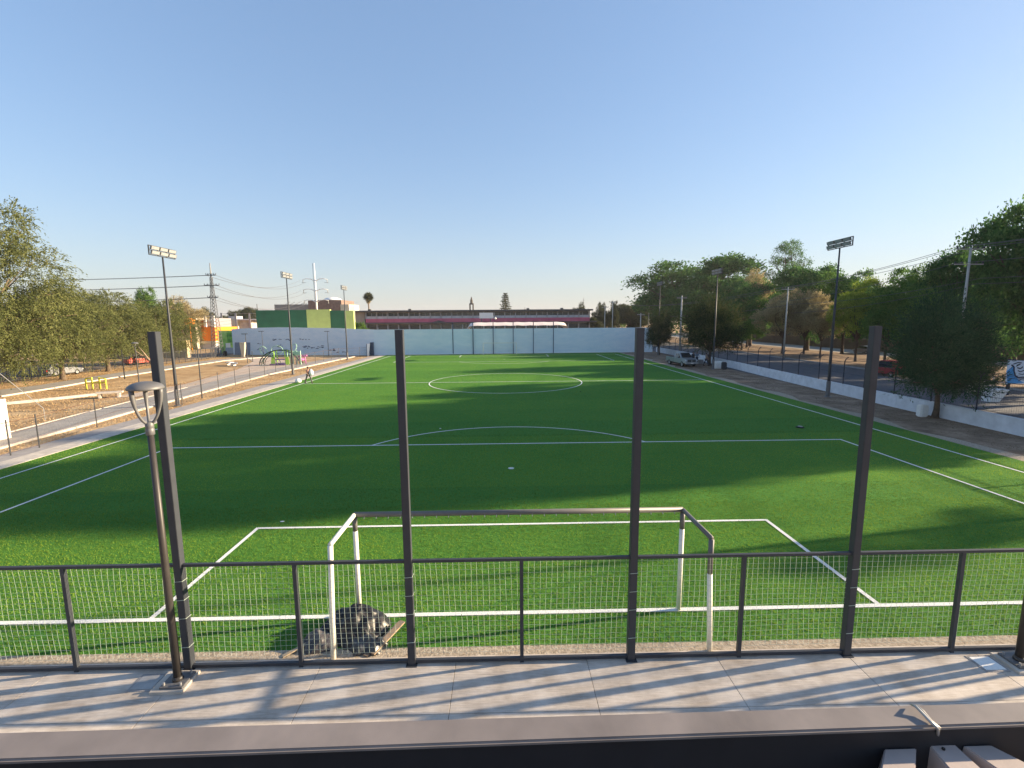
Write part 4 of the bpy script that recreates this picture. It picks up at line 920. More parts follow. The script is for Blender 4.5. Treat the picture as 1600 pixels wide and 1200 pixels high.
# front row of the park
tree_uv('ficusB', 'dark tree behind the mast beside the pickup', 1150, 51, 432, 110, 9.6, 5.2, .7, group=RG)
tree_uv('brown', 'pale dry-topped tree behind the mast beside the pickup', 1168, 54, 432, 66, 7.6, 3.6, 2, group=RG)
tree_uv('midA', 'small green tree by the far kerb, below the dry-topped tree', 1160, 48.5, 500, 60, 7.6, 3.5, 3.3, group=RG)
tree_uv('brown', 'dry brownish tree behind the thin utility pole', 1224, 50, 462, 84, 7.6, 3.6, .5, group=RG)
tree_uv('brown', 'dry brown tree right of the thin utility pole', 1258, 53, 462, 66, 7.6, 3.6, 1.9, group=RG)
tree_uv('midB', 'olive-yellow tree between the brown tree and the near mast', 1284, 50, 466, 58, 7.6, 3.6, 3.6, mt=G_BRN, group=RG)
tree_uv('midB', 'bright yellow-green tree right of the near mast', 1340, 51, 448, 78, 7.6, 3.6, .1, group=RG)
tree_uv('midA', 'green tree right of the bright yellow-green one', 1386, 50, 452, 84, 7.6, 3.5, 4.4, group=RG)
tree_uv('midA', 'green tree with a forked trunk behind the red car', 1430, 51, 455, 80, 7.6, 3.5, 5.4, group=RG)
# trees outside the view on the right that shade the near half of the pitch
for i, (x, y, h, w, ky, lab) in enumerate(((60, 35.5, 21.5, 5.5, 'ficusB', 'big dark tree beyond the right edge, farthest up the street of the five tall ones'), (56, 30.5, 22.5, 5.8, 'ficusA', 'big dark tree beyond the right edge, fourth of the tall ones from the stand'),
                                   (53, 25.5, 23, 5.8, 'ficusB', 'big dark tree beyond the right edge, third of the tall ones from the stand'), (55, 21.0, 23, 5.4, 'ficusA', 'big dark tree beyond the right edge, second of the tall ones from the stand'),
                                   (51, 18.3, 19.5, 3.4, 'ficusB', 'big dark tree beyond the right edge, nearest the stand'),
                                   (51, 9.3, 13.0, 2.6, 'euc', 'open tree beyond the right edge by the street'), (49.5, 3.8, 9.0, 2.6, 'midA', 'small tree beyond the right edge by the kerb'))):
    H0, R0 = {'ficusA': (9.7, 5.2), 'ficusB': (9.6, 5.2), 'midA': (7.6, 3.5), 'euc': (10.4, 3.4)}[ky]
    tree(ky, lab, x, y, rz=i * 1.3, sz=h / H0, sx=w / R0, group='trees of the park beyond the right edge')
# conifers on the pitch side of the wall
tree('cyp', 'dark bushy conifer standing before the low white wall at the right', 26.75, 19.0, rz=.6, sz=1.04, sx=1.04, mt=G_CYPD, name='conifer_tree')
tree('cyp', 'ragged conifer with golden upright tips beside the pickup', 28.05, 54.2, rz=2.1, sz=1.33, sx=1.12, name='conifer_tree')
tree('cyp', 'smaller golden-tipped conifer by the corner of the end wall', 27.9, 74.5, rz=4.0, sz=1.10, sx=.85, name='conifer_tree')
# left trees
LG = 'feathery trees of the park on the left'
tree('bigmesq', 'tall feathery olive-green tree at the left edge of the view', -50.5, 36, rz=.5, sx=1.12, sz=1.28, group=LG)
tree('mesq', 'feathery tree filling the lower left corner of the park', -47, 30.5, rz=1.5, s=.85, group=LG)
tree('mesq', 'feathery drooping tree between the tall left tree and the thick pale trunk', -50.5, 45, rz=2.5, s=.88, group=LG)
tree('mesq', 'round olive tree on a thick pale trunk left of the park lamp', -52.8, 54.1, rz=3.2, s=.92, group=LG)
tree('mesq', 'round green tree behind the leftmost tall fence post', -53.5, 64, rz=4.2, s=.86, group=LG)
tree('midA', 'green tree right of the nearest left floodlight mast', -60.5, 75, rz=5.2, s=1.0, mt=G_MESQ, group=LG)
tree('mesq', 'far olive tree behind the left park trees', -72, 72, rz=.2, s=1.0, group=LG)
tree('brown', 'thin half-bare brownish tree behind the left park trees', -76, 105, rz=0, s=1.5, group=LG)
tree('midA', 'pointed dark tree top rising behind the drooping tree', -75, 92, rz=1, sz=1.75, sx=.7, group=LG)
tree('mesq', 'feathery tree at the edge of the side street, farther left', -66, 40, rz=.9, s=1.2, group=LG)
# leaning bare stump-like branch by the left post
m = MB(); b = gp(252, 588); m.tube([b, b + Vector((-.5, .1, 1.0)), b + Vector((-1.5, .2, 2.1)), b + Vector((-2.6, .2, 2.5))], [.2, .17, .12, .07], 8)
m.tube([b + Vector((-1.3, .2, 1.9)), b + Vector((-2.1, .3, 3.0)), b + Vector((-2.6, .3, 3.6))], [.1, .06, .02], 6); m.tube([b + Vector((-.9, .1, 1.5)), b + Vector((-.9, 0, 2.6)), b + Vector((-.5, 0, 3.2))], [.1, .06, .02], 6)
m.tube([b + Vector((-1.8, .2, 2.2)), b + Vector((-3.0, .5, 3.0)), b + Vector((-3.5, .5, 3.3))], [.06, .04, .01], 6)
t = thing('bare_tree', 'leaning bare grey branch just left of the leftmost tall post', 'tree', (0, 0, 0)); P(m, 'trunk', BARK2, t, True)

def far_trees(lst, grp):
    for i, (ky, u, Y, vt, w, lab, mt) in enumerate(lst):
        H0, R0 = {'ficusA': (9.7, 5.2), 'ficusB': (9.6, 5.2), 'midA': (7.6, 3.5), 'midB': (7.6, 3.5), 'brown': (7.6, 3.6)}[ky]
        p = at(u, 500, Y); h = at(u, vt, Y).z
        tree(ky, lab, p.x, Y, rz=i * 1.7, sz=h / H0, sx=w / FP * (Y - CAM[1]) / 2 / R0, mt=mt, group=grp)
far_trees([('ficusA', 388, 190, 481, 34, 'dark round tree above the pale house, right one', G_FAR), ('ficusB', 366, 200, 482, 34, 'dark round tree above the pale house, left one', G_FAR),
           ('brown', 320, 180, 484, 30, 'hazy pale tree behind the lattice mast', G_FAR), ('midA', 312, 150, 490, 22, 'low tree over the orange building', G_FAR),
           ('ficusB', 335, 170, 492, 40, 'low far tree behind the mast base', G_FAR), ('midA', 300, 165, 484, 9, 'tiny ball-shaped tree above the orange building', G_FICUS),
           ('ficusB', 563, 95, 500, 28, 'bushy green tree at the left end of the school', G_MID),
           ('brown', 910, 175, 477, 22, 'brownish round tree over the right end of the school roof', G_FAR), ('midA', 902, 190, 482, 22, 'low olive tree at the school roof end', G_FAR),
           ('brown', 936, 150, 480, 26, 'brown tree right of the school', G_FAR), ('midA', 940, 185, 474, 14, 'small round-topped tree right of the school', G_FAR),
           ('ficusB', 953, 140, 482, 26, 'dark tree behind the utility poles right of the school', G_FAR), ('midA', 960, 170, 472, 14, 'slim tree between the distant utility poles', G_FAR),
           ('ficusA', 985, 150, 476, 60, 'low dark tree seen behind the yellowish tree past the end wall', G_FAR), ('ficusB', 925, 135, 494, 40, 'low hedge-like tree beyond the end wall', G_FAR),
           ('ficusA', 280, 140, 484, 44, 'dim tree left of the orange building', G_FAR)], 'distant trees beyond the end wall')

# palm
def palm(u, Y, vt, label):
    p = at(u, 500, Y); h = at(u, vt, Y).z; t = thing('palm_tree', label, 'palm tree', (p.x, Y, 0))
    m = MB(); m.tube([(0, 0, 0), (.1, 0, h * .5), (0, 0, h - 2.2)], [.32, .26, .24], 8); P(m, 'trunk', mat('palm_bark', (.22, .17, .12), .9), t)
    r = np.random.default_rng(3); n = 46; cen = []; ds = []; Ls = []
    for i in range(n):
        el = r.uniform(-1.1, 1.4); az = r.uniform(0, 6.28); d = np.array([math.cos(az) * math.cos(el), math.sin(az) * math.cos(el), math.sin(el)])
        for q in range(26):
            f = d * r.uniform(1.0, 1.3) + r.normal(size=3) * .35; cen.append(d * .3 + np.array([0, 0, h - 1.9]) + r.normal(size=3) * .12); ds.append(f); Ls.append(r.uniform(1.1, 1.8))
    me = leaf_mesh('crown', np.array(cen), np.array(ds), np.array(Ls), .16, G_FAR, 9); o = bpy.data.objects.new('crown', me); COL.objects.link(o); o.parent = t
    cen = []; ds = []
    for i in range(200): cen.append(np.array([0, 0, h - 2.3]) + r.normal(size=3) * .25); ds.append(np.array([r.normal() * .25, r.normal() * .25, -1]))
    me = leaf_mesh('dead_fronds', np.array(cen), np.array(ds), 1.5, .2, G_BRN, 10); o = bpy.data.objects.new('dead_fronds', me); COL.objects.link(o); o.parent = t
palm(577, 160, 456, 'lone fan palm rising behind the left end of the school')
# araucaria
def araucaria(u, Y, vt, label):
    p = at(u, 500, Y); h = at(u, vt, Y).z; t = thing('conifer_tree', label, 'tree', (p.x, Y, 0))
    m = MB(); m.tube([(0, 0, 0), (0, 0, h)], [.4, .06], 8); P(m, 'trunk', BARK, t)
    r = np.random.default_rng(4); cen = []; ds = []
    z = h * .45; k_ = 0
    while z < h - .4:
        R_ = 4.0 * (1 - (z / h)) ** .75 * 1.15 + .35; a0 = r.uniform(0, 6.28)
        for b in range(9):
            a = a0 + b * .7 + r.uniform(-.2, .2); ln_ = R_ * r.uniform(.6, 1.1)
            for q in range(int(12 + ln_ * 10)):
                s_ = r.uniform(.1, 1); cen.append([math.cos(a) * ln_ * s_ + r.normal() * .12, math.sin(a) * ln_ * s_ + r.normal() * .12, z + .35 * s_ * s_ + r.normal() * .12]); ds.append([math.cos(a), math.sin(a), .6 + r.normal() * .4])
        z += .8
    me = leaf_mesh('crown', np.array(cen), np.array(ds), .55, .2, G_FAR, 9); o = bpy.data.objects.new('crown', me); COL.objects.link(o); o.parent = t
araucaria(790, 200, 458.5, 'cone-shaped conifer behind the school roof right of the bell tower')

# ================================================================ BUILDINGS
PALE = mat('pale_render', (.62, .56, .42), .85, var=.1, scale=.5)
LGREY = mat('light_grey_render', (.42, .42, .44), .85, var=.12, scale=.4)
DGREY = mat('dark_grey_roof', (.09, .085, .09), .8, var=.2, scale=.5)
PINK = mat('pink_band_paint', (.60, .13, .21), .8, var=.15, scale=.6)
PAPER = mat('white_window_panel', (.5, .52, .56), .6, var=.15, scale=.7)
WIN = mat('window_glass', (.05, .055, .065), .2, spec=.6)
ORANGE = mat('orange_paint', (.85, .24, .015), .75, var=.08)
DGREEN = mat('dark_green_paint', (.026, .135, .068), .75, var=.12, scale=.7)
LIME = mat('lime_paint', (.56, .64, .20), .75, var=.08, scale=.9)
BROWN = mat('brown_cladding', (.20, .13, .105), .85, var=.25, scale=1.2)
TANW = mat('tan_wall', (.32, .27, .22), .85, var=.15, scale=.5)

def BB(mb, u0, u1, v0, v1, Y, th):
    """box whose front face is seen at u0..u1, v0..v1 at depth Y"""
    a = at(u0, v1, Y); b = at(u1, v0, Y); return mb.box(a.x, b.x, Y, Y + th, a.z, b.z)
# school
YS = 132
t = thing('school_building', 'long two-storey school with a pink parapet band behind the end wall', 'building', (0, 0, 0))
def zz(v): return at(740, v, YS).z
xl, xr = at(553, 490, YS).x, at(921, 490, YS).x
zr = zz(486.5)
m = MB(); m.box(xl - .8, xr + .8, YS - 1.6, YS + 10, zr, zr + .42); P(m, 'roof', DGREY, t)
m = MB(); m.box(xl, xr, YS + 1.2, YS + 9, 0, zr - .01); P(m, 'wall', LGREY, t)
z2 = zz(497.2); z1 = zz(503)
m = MB(); m.box(xl + 3.5, xr, YS - .45, YS + .02, z1, z2); P(m, 'pink_parapet', PINK, t)
m = MB(); m.box(xl + 3.5, xr + 2, YS - 1.3, YS + 1.19, z1 - .3, z1 - .01); P(m, 'floor_slab', DGREY, t)
nb = 21; dx = (xr - xl - 3.5) / nb
for i in range(nb + 1):
    x = xl + 3.5 + i * dx
    m = MB(); m.box(x - .13, x + .13, YS - .2, YS + .2, z1 + 1.0 if 0 else z2, zr - .01); m.box(x - .13, x + .13, YS - .2, YS + .2, 0, z1 - .31); P(m, 'column', LGREY, t)
rs = random.Random(11)
for i in range(nb):
    x = xl + 3.5 + i * dx
    m = MB(); m.box(x + .16, x + dx - .16, YS + .95, YS + 1.18, z2 + .75, zr - .3); w = P(m, 'window', WIN, t)
    f = MB(); e = rs.uniform(.35, .55); f.box(x + .16, x + dx - .16, YS - .12, YS - .02, z2 + .01, z2 + .75); 
    f.box(x + dx * e, x + dx * e + .08, YS + .9, YS + .949, z2 + .75, zr - .3)
    P(f, 'panel', PAPER, t)
    m = MB(); m.box(x + .16, x + dx - .16, YS + .95, YS + 1.18, z1 - 2.0, z1 - .7); P(m, 'window', WIN, t)
    f = MB(); f.box(x + .16, x + dx - .16, YS - .12, YS - .02, z1 - 3.2, z1 - 2.1); P(f, 'panel', PAPER, t)
m = MB(); m.box(xl, xl + 3.2, YS - .4, YS + 1.19, 0, zr - .01); P(m, 'stair_block', TANW, t)
m = MB(); m.box(xl + 23, xl + 27.5, YS - 3, YS - 1.31, z1 - .35, z1 - .2); m.add([(xl + 22.5, YS - 3, z1 - .2), (xl + 28, YS - 3, z1 - .2), (xl + 25.2, YS - 3, z1 + .5), (xl + 22.5, YS - 1.4, z1 - .2), (xl + 28, YS - 1.4, z1 - .2), (xl + 25.2, YS - 1.4, z1 + .5)], [(0, 1, 2), (3, 5, 4), (0, 2, 5, 3), (1, 4, 5, 2), (0, 3, 4, 1)]); P(m, 'porch_roof', DGREY, t)
m = MB()
for u in (577, 640, 825, 878): q = at(u, 484, YS + 2); m.box(q.x - .4, q.x + .4, YS + 2, YS + 2.8, zr + .42, zr + .9)
P(m, 'roof_vent', DGREY, t)
# white board
t = thing('backboard_sign', 'plain white board on posts before the school windows', 'board', (0, 0, 0))
m = MB(); BB(m, 749, 770.5, 488.5, 497.5, 104, .15); P(m, 'board', WHITE, t)
m = MB(); BB(m, 752, 753, 497.5, 520, 104.02, .1); BB(m, 766, 767, 497.5, 520, 104.02, .1); P(m, 'post', GREYMETAL, t)
m = MB(); q = at(774, 497.5, 104); m.lathe([(.05, -.3), (.28, -.1), (.28, .1), (.05, .3)], (q.x, q.y, q.z), 12); tag(m.build('white_ball_lamp', WHITE), 'small white round lamp right of the white board', 'lamp')
# marquee
t = thing('canvas_marquee', 'pinkish white curved canvas roof showing over the end wall', 'marquee', (0, 0, 0))
a, b = at(727, 512, 88), at(891, 512, 88); m = MB(); prof = []
nx = 26
zt = at(800, 503.2, 88).z; zb_ = at(800, 513, 88).z - .4
vs = []; fs = []
for j in range(9):
    s_ = j / 8
    for i in range(nx + 1):
        f = i / nx; x = a.x + (b.x - a.x) * f; e = min(1, min(f, 1 - f) * 22)
        vs.append((x, 88 + s_ * 9, zb_ + (zt - zb_) * (math.sin(math.pi * (.12 + .76 * s_)) ** .5) * (e ** .5) - .08 * abs(math.sin(i * math.pi / 3.25))))
fs = [(j * (nx + 1) + i, j * (nx + 1) + i + 1, (j + 1) * (nx + 1) + i + 1, (j + 1) * (nx + 1) + i) for j in range(8) for i in range(nx)]
m.add(vs, fs); P(m, 'canopy', mat('canvas_pinkish', (.78, .66, .6), .8, var=.06), t, True)
m = MB()
for u in (727.5, 760, 802, 845, 890): q = at(u, 512, 88); m.tube([(q.x, 88.1, 0), (q.x, 88.1, zb_ + .3)], .06, 6)
P(m, 'post', GREYMETAL, t)
m = MB(); 
for i in range(22):
    x = -10 + i * 1.0; q = wally(x); m.tube([(x, q + .12, 4.75), (x, q + .12, 5.25)], .02, 4)
m.tube([(-10, wally(-10) + .12, 5.2), (11, wally(11) + .12, 5.2)], .015, 4); tag(m.build('wall_top_wire', DARKPOST), 'thin wire line on short pins along the top of the end wall', 'wire')

# green panelled court building
t = thing('court_building', 'dark green and lime painted block rising behind the left end wall', 'building', (0, 0, 0))
for (u0, u1, v0, v1, mt, nm) in ((402, 452, 484.5, 516, DGREEN, 'dark_green_panel'), (452.3, 480.8, 484.2, 516, DGREEN, 'dark_green_panel'), (481, 515.5, 483.5, 516.5, LIME, 'lime_panel'), (515.7, 539.5, 485, 516.5, DGREEN, 'dark_green_panel'), (539.8, 552.5, 485.5, 516.5, LIME, 'lime_panel')):
    m = MB(); off = .0 if mt is DGREEN else -.12; a = at(u0, 516.5, 90); b = at(u1, v0, 90); m.box(a.x, b.x, 90 + off, 90.6, 0, b.z); P(m, nm, mt, t)
a = at(402.5, 516, 90); b = at(551, 486, 90); m = MB(); m.box(a.x, b.x - .6, 90.61, 92, 0, b.z - .3); P(m, 'hall', TANW, t)
m = MB(); a = at(402, 484, 90); m.tube([(a.x - .1, 90.2, 0), (a.x - .1, 90.2, a.z + 1.2)], .07, 6); q = at(427, 484, 90); m.tube([(q.x, 90.7, 5), (q.x, 90.7, q.z + 1.1)], .05, 5); P(m, 'corner_pole', DARKPOST, t)
slim(535, 517, 497, 'small lamp post before the dark green panel', 1)
# brown hall behind
t = thing('brown_hall', 'brown clad hall with a low white dome rising behind the green block', 'building', (0, 0, 0))
m = MB(); BB(m, 431, 483, 475.5, 500, 168, 15); P(m, 'grey_wing', mat('grey_cladding', (.25, .235, .22), .85, var=.12, scale=.8), t)
m = MB(); BB(m, 483, 492.8, 469.5, 500, 165, 15); BB(m, 497, 533, 468.5, 500, 165, 15); BB(m, 492.8, 497, 471.5, 500, 165.3, 15); P(m, 'brown_wing', BROWN, t)
m = MB(); BB(m, 533.1, 545, 475.5, 500, 164.6, 12); P(m, 'cream_wing', PALE, t)
m = MB(); a = at(516, 469, 170); pr = [(3.4 * math.cos(q), 1.3 * math.sin(q)) for q in np.linspace(0, 1.5, 8)]; m.lathe([(3.5, -.6)] + pr, (a.x - .5, 174, a.z), 20); P(m, 'dome', WHITE, t, True)
m = MB()
for u in (444, 452, 460, 468): q = at(u, 474, 168); m.bar((q.x, 168, q.z - .6), (q.x + 2.2, 168, q.z + .5), .12)
for u in np.linspace(545, 554, 6): q = at(u, 478, 120); m.tube([(q.x, 120, 5), (q.x, 120, q.z)], .05, 4)
P(m, 'roof_frame', GALV, t)
# orange building
t = thing('orange_building', 'bright orange building with a white frame beyond the left fence', 'building', (0, 0, 0))
Y = 108
m = MB(); BB(m, 309.5, 320, 501, 533, Y, 10); P(m, 'orange_wing', ORANGE, t)
m = MB(); BB(m, 320.3, 334.5, 511, 533, Y - .4, 10); P(m, 'orange_wall', ORANGE, t)
m = MB(); BB(m, 321, 331.5, 497, 510.8, Y + .4, 8); P(m, 'upper_wall', mat('mauve_render', (.3, .26, .28), .8), t)
for (u0, u1, v0, v1) in ((322, 330, 498.5, 501.5), (322, 330, 505, 509.5)):
    m = MB(); BB(m, u0, u1, v0, v1, Y + .3, .09); P(m, 'window', PAPER, t)
m = MB(); BB(m, 318.6, 320.2, 494.8, 511, Y - .6, .5); BB(m, 331.6, 333.2, 494.8, 511, Y - .6, .5); BB(m, 306, 333.2, 493.6, 494.7, Y - .6, .5); BB(m, 320.3, 331.5, 502.5, 503.6, Y - .6, .5); P(m, 'white_frame', WHITE, t)
m = MB(); BB(m, 311, 336, 533.1, 537, Y - .6, 8); P(m, 'white_plinth', PALE, t)
m = MB(); BB(m, 308, 336, 537.1, 548, Y - .3, 8); P(m, 'grey_base', LGREY, t)
m = MB(); BB(m, 309, 311.5, 523, 526, Y - .1, .1); BB(m, 312, 314, 520.5, 522, Y - .1, .1); P(m, 'mural_mark', mat('grey_blue_mark', (.15, .17, .28), .8), t)
m = MB(); BB(m, 282, 306, 497, 500, 104, 8); BB(m, 270, 305, 506, 545, 106, 8); tag(m.build('low_house', mat('dull_cream', (.45, .38, .3), .85, var=.3, scale=.4)), 'low cream house left of the orange building, mostly behind trees', 'building')
m = MB(); q = at(296, 502, 98); m.lathe([(.08, -9), (.08, -.9), (1.0, -.6), (1.05, .4), (.1, .7)], (q.x, q.y, q.z), 12); tag(m.build('round_sign', ORANGE), 'orange disc-shaped sign on a pole left of the orange building', 'sign')
# pale house
t = thing('pale_house', 'cream flat-roofed house with purple side left of the dark green block', 'building', (0, 0, 0))
Y = 125
m = MB(); BB(m, 352, 371, 499, 520, Y, 9); P(m, 'cream_wall', PALE, t)
m = MB(); BB(m, 345, 351.8, 499.5, 520, Y + .2, 9); P(m, 'purple_wall', mat('purple_paint', (.12, .08, .17), .8), t)
m = MB(); BB(m, 371.2, 392, 500.5, 520, Y + 1, 8); P(m, 'side_wing', mat('patchy_white', (.5, .45, .4), .8, var=.5, scale=.6), t)
m = MB(); BB(m, 370, 402, 498.2, 500.3, Y - .3, 10); P(m, 'roof_slab', WHITE, t)
m = MB(); BB(m, 357, 367, 494, 499, Y + 3, 4); P(m, 'tank_room', LGREY, t)
m = MB(); BB(m, 345, 402, 489.5, 490.3, Y - 2, .1)
for u in (346, 368, 389.5): BB(m, u, u + .8, 489, 512, Y - 2, .1)
P(m, 'roof_railing', GALV, t)
# green mural wall
t = thing('mural_wall', 'bright green mural wall at the left end of the blue wall', 'wall', (0, 0, 0))
m = MB(); a = at(344, 553, 90); b = at(362.5, 516.5, 90); m.box(a.x, b.x, 90, 90.4, 0, b.z); P(m, 'wall', mat('green_mural_paint', (.15, .42, .05), .8, var=.1, scale=.6, col2=(.55, .78, .25)), t)
m = MB(); BB(m, 355.5, 362, 520, 535, 89.93, .06); P(m, 'leaf_panel', mat('leaf_mural_paint', (.02, .14, .03), .8, scale=1.5, col2=(.18, .48, .08)), t)
m = MB(); BB(m, 353, 359.5, 536, 543, 89.85, .05); P(m, 'white_notice', WHITE, t)
m = MB(); BB(m, 336, 343.5, 543, 552, 89.6, .4); BB(m, 353, 366, 543.2, 553, 89.5, .35); P(m, 'blue_base', mat('pale_blue_base', (.28, .36, .46), .8), t)
# cream flared column
p = gp(381, 558); t = thing('flared_column', 'cream column flaring towards its top before the slate patch', 'column', (p.x, p.y, 0)); zc = at(381, 535, p.y).z
m = MB(); m.box(-.35, .35, -.35, .35, 0, .1); P(m, 'base', CONC, t)
m = MB(); m.add([(-.3, -.2, .1), (.12, -.2, .1), (.12, .2, .1), (-.3, .2, .1), (-.45, -.3, zc), (.5, -.3, zc), (.5, .3, zc), (-.45, .3, zc)], [(0, 3, 2, 1), (4, 5, 6, 7), (0, 1, 5, 4), (1, 2, 6, 5), (2, 3, 7, 6), (3, 0, 4, 7)]); P(m, 'shaft', PALE, t)
# bell tower
t = thing('bell_tower', 'dark slim bell tower with a spire behind the school roof', 'tower', (0, 0, 0)); Y = 230
DT = mat('dark_stone', (.10, .09, .08), .9)
q = at(737, 487, Y); s_ = (Y - CAM[1]) / FP
m = MB(); w = 3.3 * s_
m.box(q.x - w, q.x - w * .45, Y - w, Y + w, 0, at(737, 476, Y).z); m.box(q.x + w * .45, q.x + w, Y - w, Y + w, 0, at(737, 476, Y).z); m.box(q.x - w * .44, q.x + w * .44, Y - w, Y + w, 0, q.z + .6)
m.box(q.x - w, q.x + w, Y - w, Y + w, at(737, 475.9, Y).z, at(737, 474, Y).z); P(m, 'belfry', DT, t)
m = MB(); z0 = at(737, 473.9, Y).z; z1_ = at(737, 469, Y).z; m.lathe([(w * .62, z0), (w * .6, z1_), (w * .35, z1_ + .6), (w * .3, z1_ + 1.2), (.02, at(737, 463.5, Y).z)], (q.x, Y, 0), 8); P(m, 'spire', DT, t)
# small antennas beyond the roof
for u, vt, Y, lab in ((820, 480, 190, 'thin aerial above the school roof, middle'), (912, 466, 180, 'thin aerial above the brownish tree at the school roof end')):
    p = at(u, vt, Y); m = MB(); m.tube([(p.x, Y, 0), (p.x, Y, p.z)], .09, 5); m.bar((p.x - .5, Y, p.z - .8), (p.x + .5, Y, p.z - .8), .06); tag(m.build('aerial', GREYMETAL), lab, 'aerial')

# hut at the left edge
t = thing('white_hut', 'white block-like hut cut by the left edge of the view, behind the wire fence', 'hut', (0, 0, 0))
a = gp(18, 684); zt = at(18, 623, a.y).z
m = MB(); m.box(a.x - 2.6, a.x, a.y - 1.8, a.y, 0, zt); P(m, 'wall', mat('sunlit_cream_paint', (.66, .6, .52), .8, var=.06, scale=1), t)
m = MB(); m.box(a.x - 2.6, a.x - .35, a.y - 1.4, a.y - .2, zt, zt + .35); P(m, 'dark_neck', DARKPOST, t)
m = MB(); q = at(20, 607, a.y + 1.0); m.box(q.x - 2.5, q.x, a.y - 1.5, a.y - .05, zt + .36, zt + .5); P(m, 'yellow_cap', mat('pale_yellow_paint', (.7, .66, .35), .7), t)
m = MB(); m.tube([at(-30, 560, 19), at(68, 638, 21.5)], .02, 5); m.tube([at(68, 638, 21.5), at(68, 638, 21.5) - Vector((0, 0, at(68, 638, 21.5).z))], .02, 5); tag(m.build('guy_wire', GALV), 'slanting guy wire crossing above the white hut', 'wire')

# exercise frame and bench
YP = mat('yellow_paint', (.72, .66, .05), .5)
p = gp(151, 608); t = thing('exercise_frame', 'yellow outdoor exercise frame standing on the dry grass', 'exercise equipment', (p.x, p.y, 0))
for x in (-.95, -.35, .35, .95):
    m = MB(); m.tube([(x, 0, 0), (x, 0, 1.0 + .15 * (abs(x) < .5))], .07, 8); P(m, 'upright', YP, t)
m = MB(); m.tube([(-.95, 0, .62), (.95, 0, .62)], .06, 8); m.tube([(-.95, 0, 1.0), (-.35, 0, 1.1)], .06, 8); m.tube([(.95, 0, 1.0), (.35, 0, 1.1)], .06, 8); P(m, 'rail', YP, t)
p = gp(172, 621); t = thing('concrete_bench', 'pale concrete slab bench behind the lamp dome', 'bench', (p.x, p.y, 0), .5)
m = MB(); m.box(-.9, .9, -.35, .35, .38, .5); P(m, 'seat', CONC, t)
for x in (-.7, .55):
    m = MB(); m.box(x, x + .15, -.3, .3, 0, .379); P(m, 'support', CONC, t)
p = gp(362, 571); t = thing('pale_bench', 'small white seat beside the paved walk left of the playground', 'bench', (p.x, p.y, 0), -.6)
m = MB(); m.box(-1.2, .2, -.3, .3, .35, .5); m.box(.4, 1.2, -.3, .3, .3, .45); P(m, 'seat', WHITE, t)
m = MB(); m.box(-1.0, -.8, -.2, .2, 0, .349); m.box(0, .15, -.2, .2, 0, .349); m.box(.7, .9, -.2, .2, 0, .299); P(m, 'support', WHITE, t)

# playground
p = gp(440, 570); t = thing('playground_climber', 'green dome climber with lime panels and purple base in the playground', 'playground', (p.x, p.y, 0), .1, None, .82)
DG = mat('playground_dark_green', (.012, .05, .035), .5); LG_ = mat('playground_lime', (.50, .90, .05), .45); PUR = mat('playground_purple', (.13, .06, .22), .5); MINT = mat('playground_mint', (.38, .62, .45), .5); PK = mat('playground_pink', (.62, .16, .40), .5)
for k_, yy in enumerate((-.8, .8)):
    m = MB(); pts = [(3.5 * math.cos(q), yy, 2.7 * math.sin(q)) for q in np.linspace(0.05, math.pi - .05, 18)]; m.tube(pts, .09, 6); P(m, 'arch', DG, t, True)
m = MB()
for q in np.linspace(.2, math.pi - .2, 10): m.tube([(3.5 * math.cos(q), -.8, 2.7 * math.sin(q)), (3.5 * math.cos(q), .8, 2.7 * math.sin(q))], .05, 5)
P(m, 'rungs', DG, t)
for cx, rx_, rz_, cz, tl in ((-.6, 1.0, .75, 2.7, 0), (2.3, .45, .75, 3.0, .5), (-2.9, .6, .8, 2.6, -.4)):
    m = MB(); m.tube([(cx + rx_ * math.cos(q) + tl * .6 * math.sin(q), 0, cz + rz_ * math.sin(q)) for q in np.linspace(0, 2 * math.pi, 22)], .06, 6); P(m, 'ring', MINT, t, True)
m = MB(); m.box(-1.2, 1.1, -.7, .7, .95, 1.05); P(m, 'platform', PUR, t)
for x in (-1.35, -.95, .95, 1.35):
    m = MB(); m.tube([(x, -.7, 0), (x, -.7, 2.5)], .08, 6); m.tube([(x, .7, 0), (x, .7, 2.5)], .08, 6); P(m, 'post', MINT if abs(x) > 1 else LG_, t)
for x in (-1.5, .9):
    m = MB(); m.add([(x, -.95, .1), (x + .8, -.95, .1), (x + .65, -.85, 1.5), (x + .15, -.85, 1.5), (x, -.8, .1), (x + .8, -.8, .1), (x + .65, -.75, 1.5), (x + .15, -.75, 1.5)], [(0, 1, 2, 3), (7, 6, 5, 4), (0, 4, 5, 1), (1, 5, 6, 2), (2, 6, 7, 3), (3, 7, 4, 0)]); P(m, 'slide_panel', LG_, t)
m = MB(); m.box(-1.6, 1.0, -1.3, .9, .01, .3); P(m, 'purple_base', PUR, t)
m = MB(); m.box(2.1, 3.4, -.1, .1, 1.6, 2.4); 
for x in (2.1, 2.75, 3.4): m.box(x - .05, x + .05, -.15, .15, 0, 2.5)
P(m, 'side_frame', MINT, t)
p = gp(471, 569); t = thing('spring_toy', 'pink play toy right of the green climber', 'play equipment', (p.x, p.y, 0))
m = MB()
for x in (-.7, 0, .7): m.tube([(x, 0, 0), (x * .8, 0, 1.4)], .1, 6)
m.tube([(-.9, 0, 1.1), (.9, 0, 1.3)], .14, 6); P(m, 'frame', PK, t)
m = MB(); m.lathe([(.05, .4), (.55, .6), (.6, .8), (.1, 1.0)], n=10); P(m, 'seat', PK, t, True)
p = gp(424, 571); t = thing('swing_arch', 'thin dark curved play bars left of the green climber', 'play equipment', (p.x, p.y, 0))
m = MB()
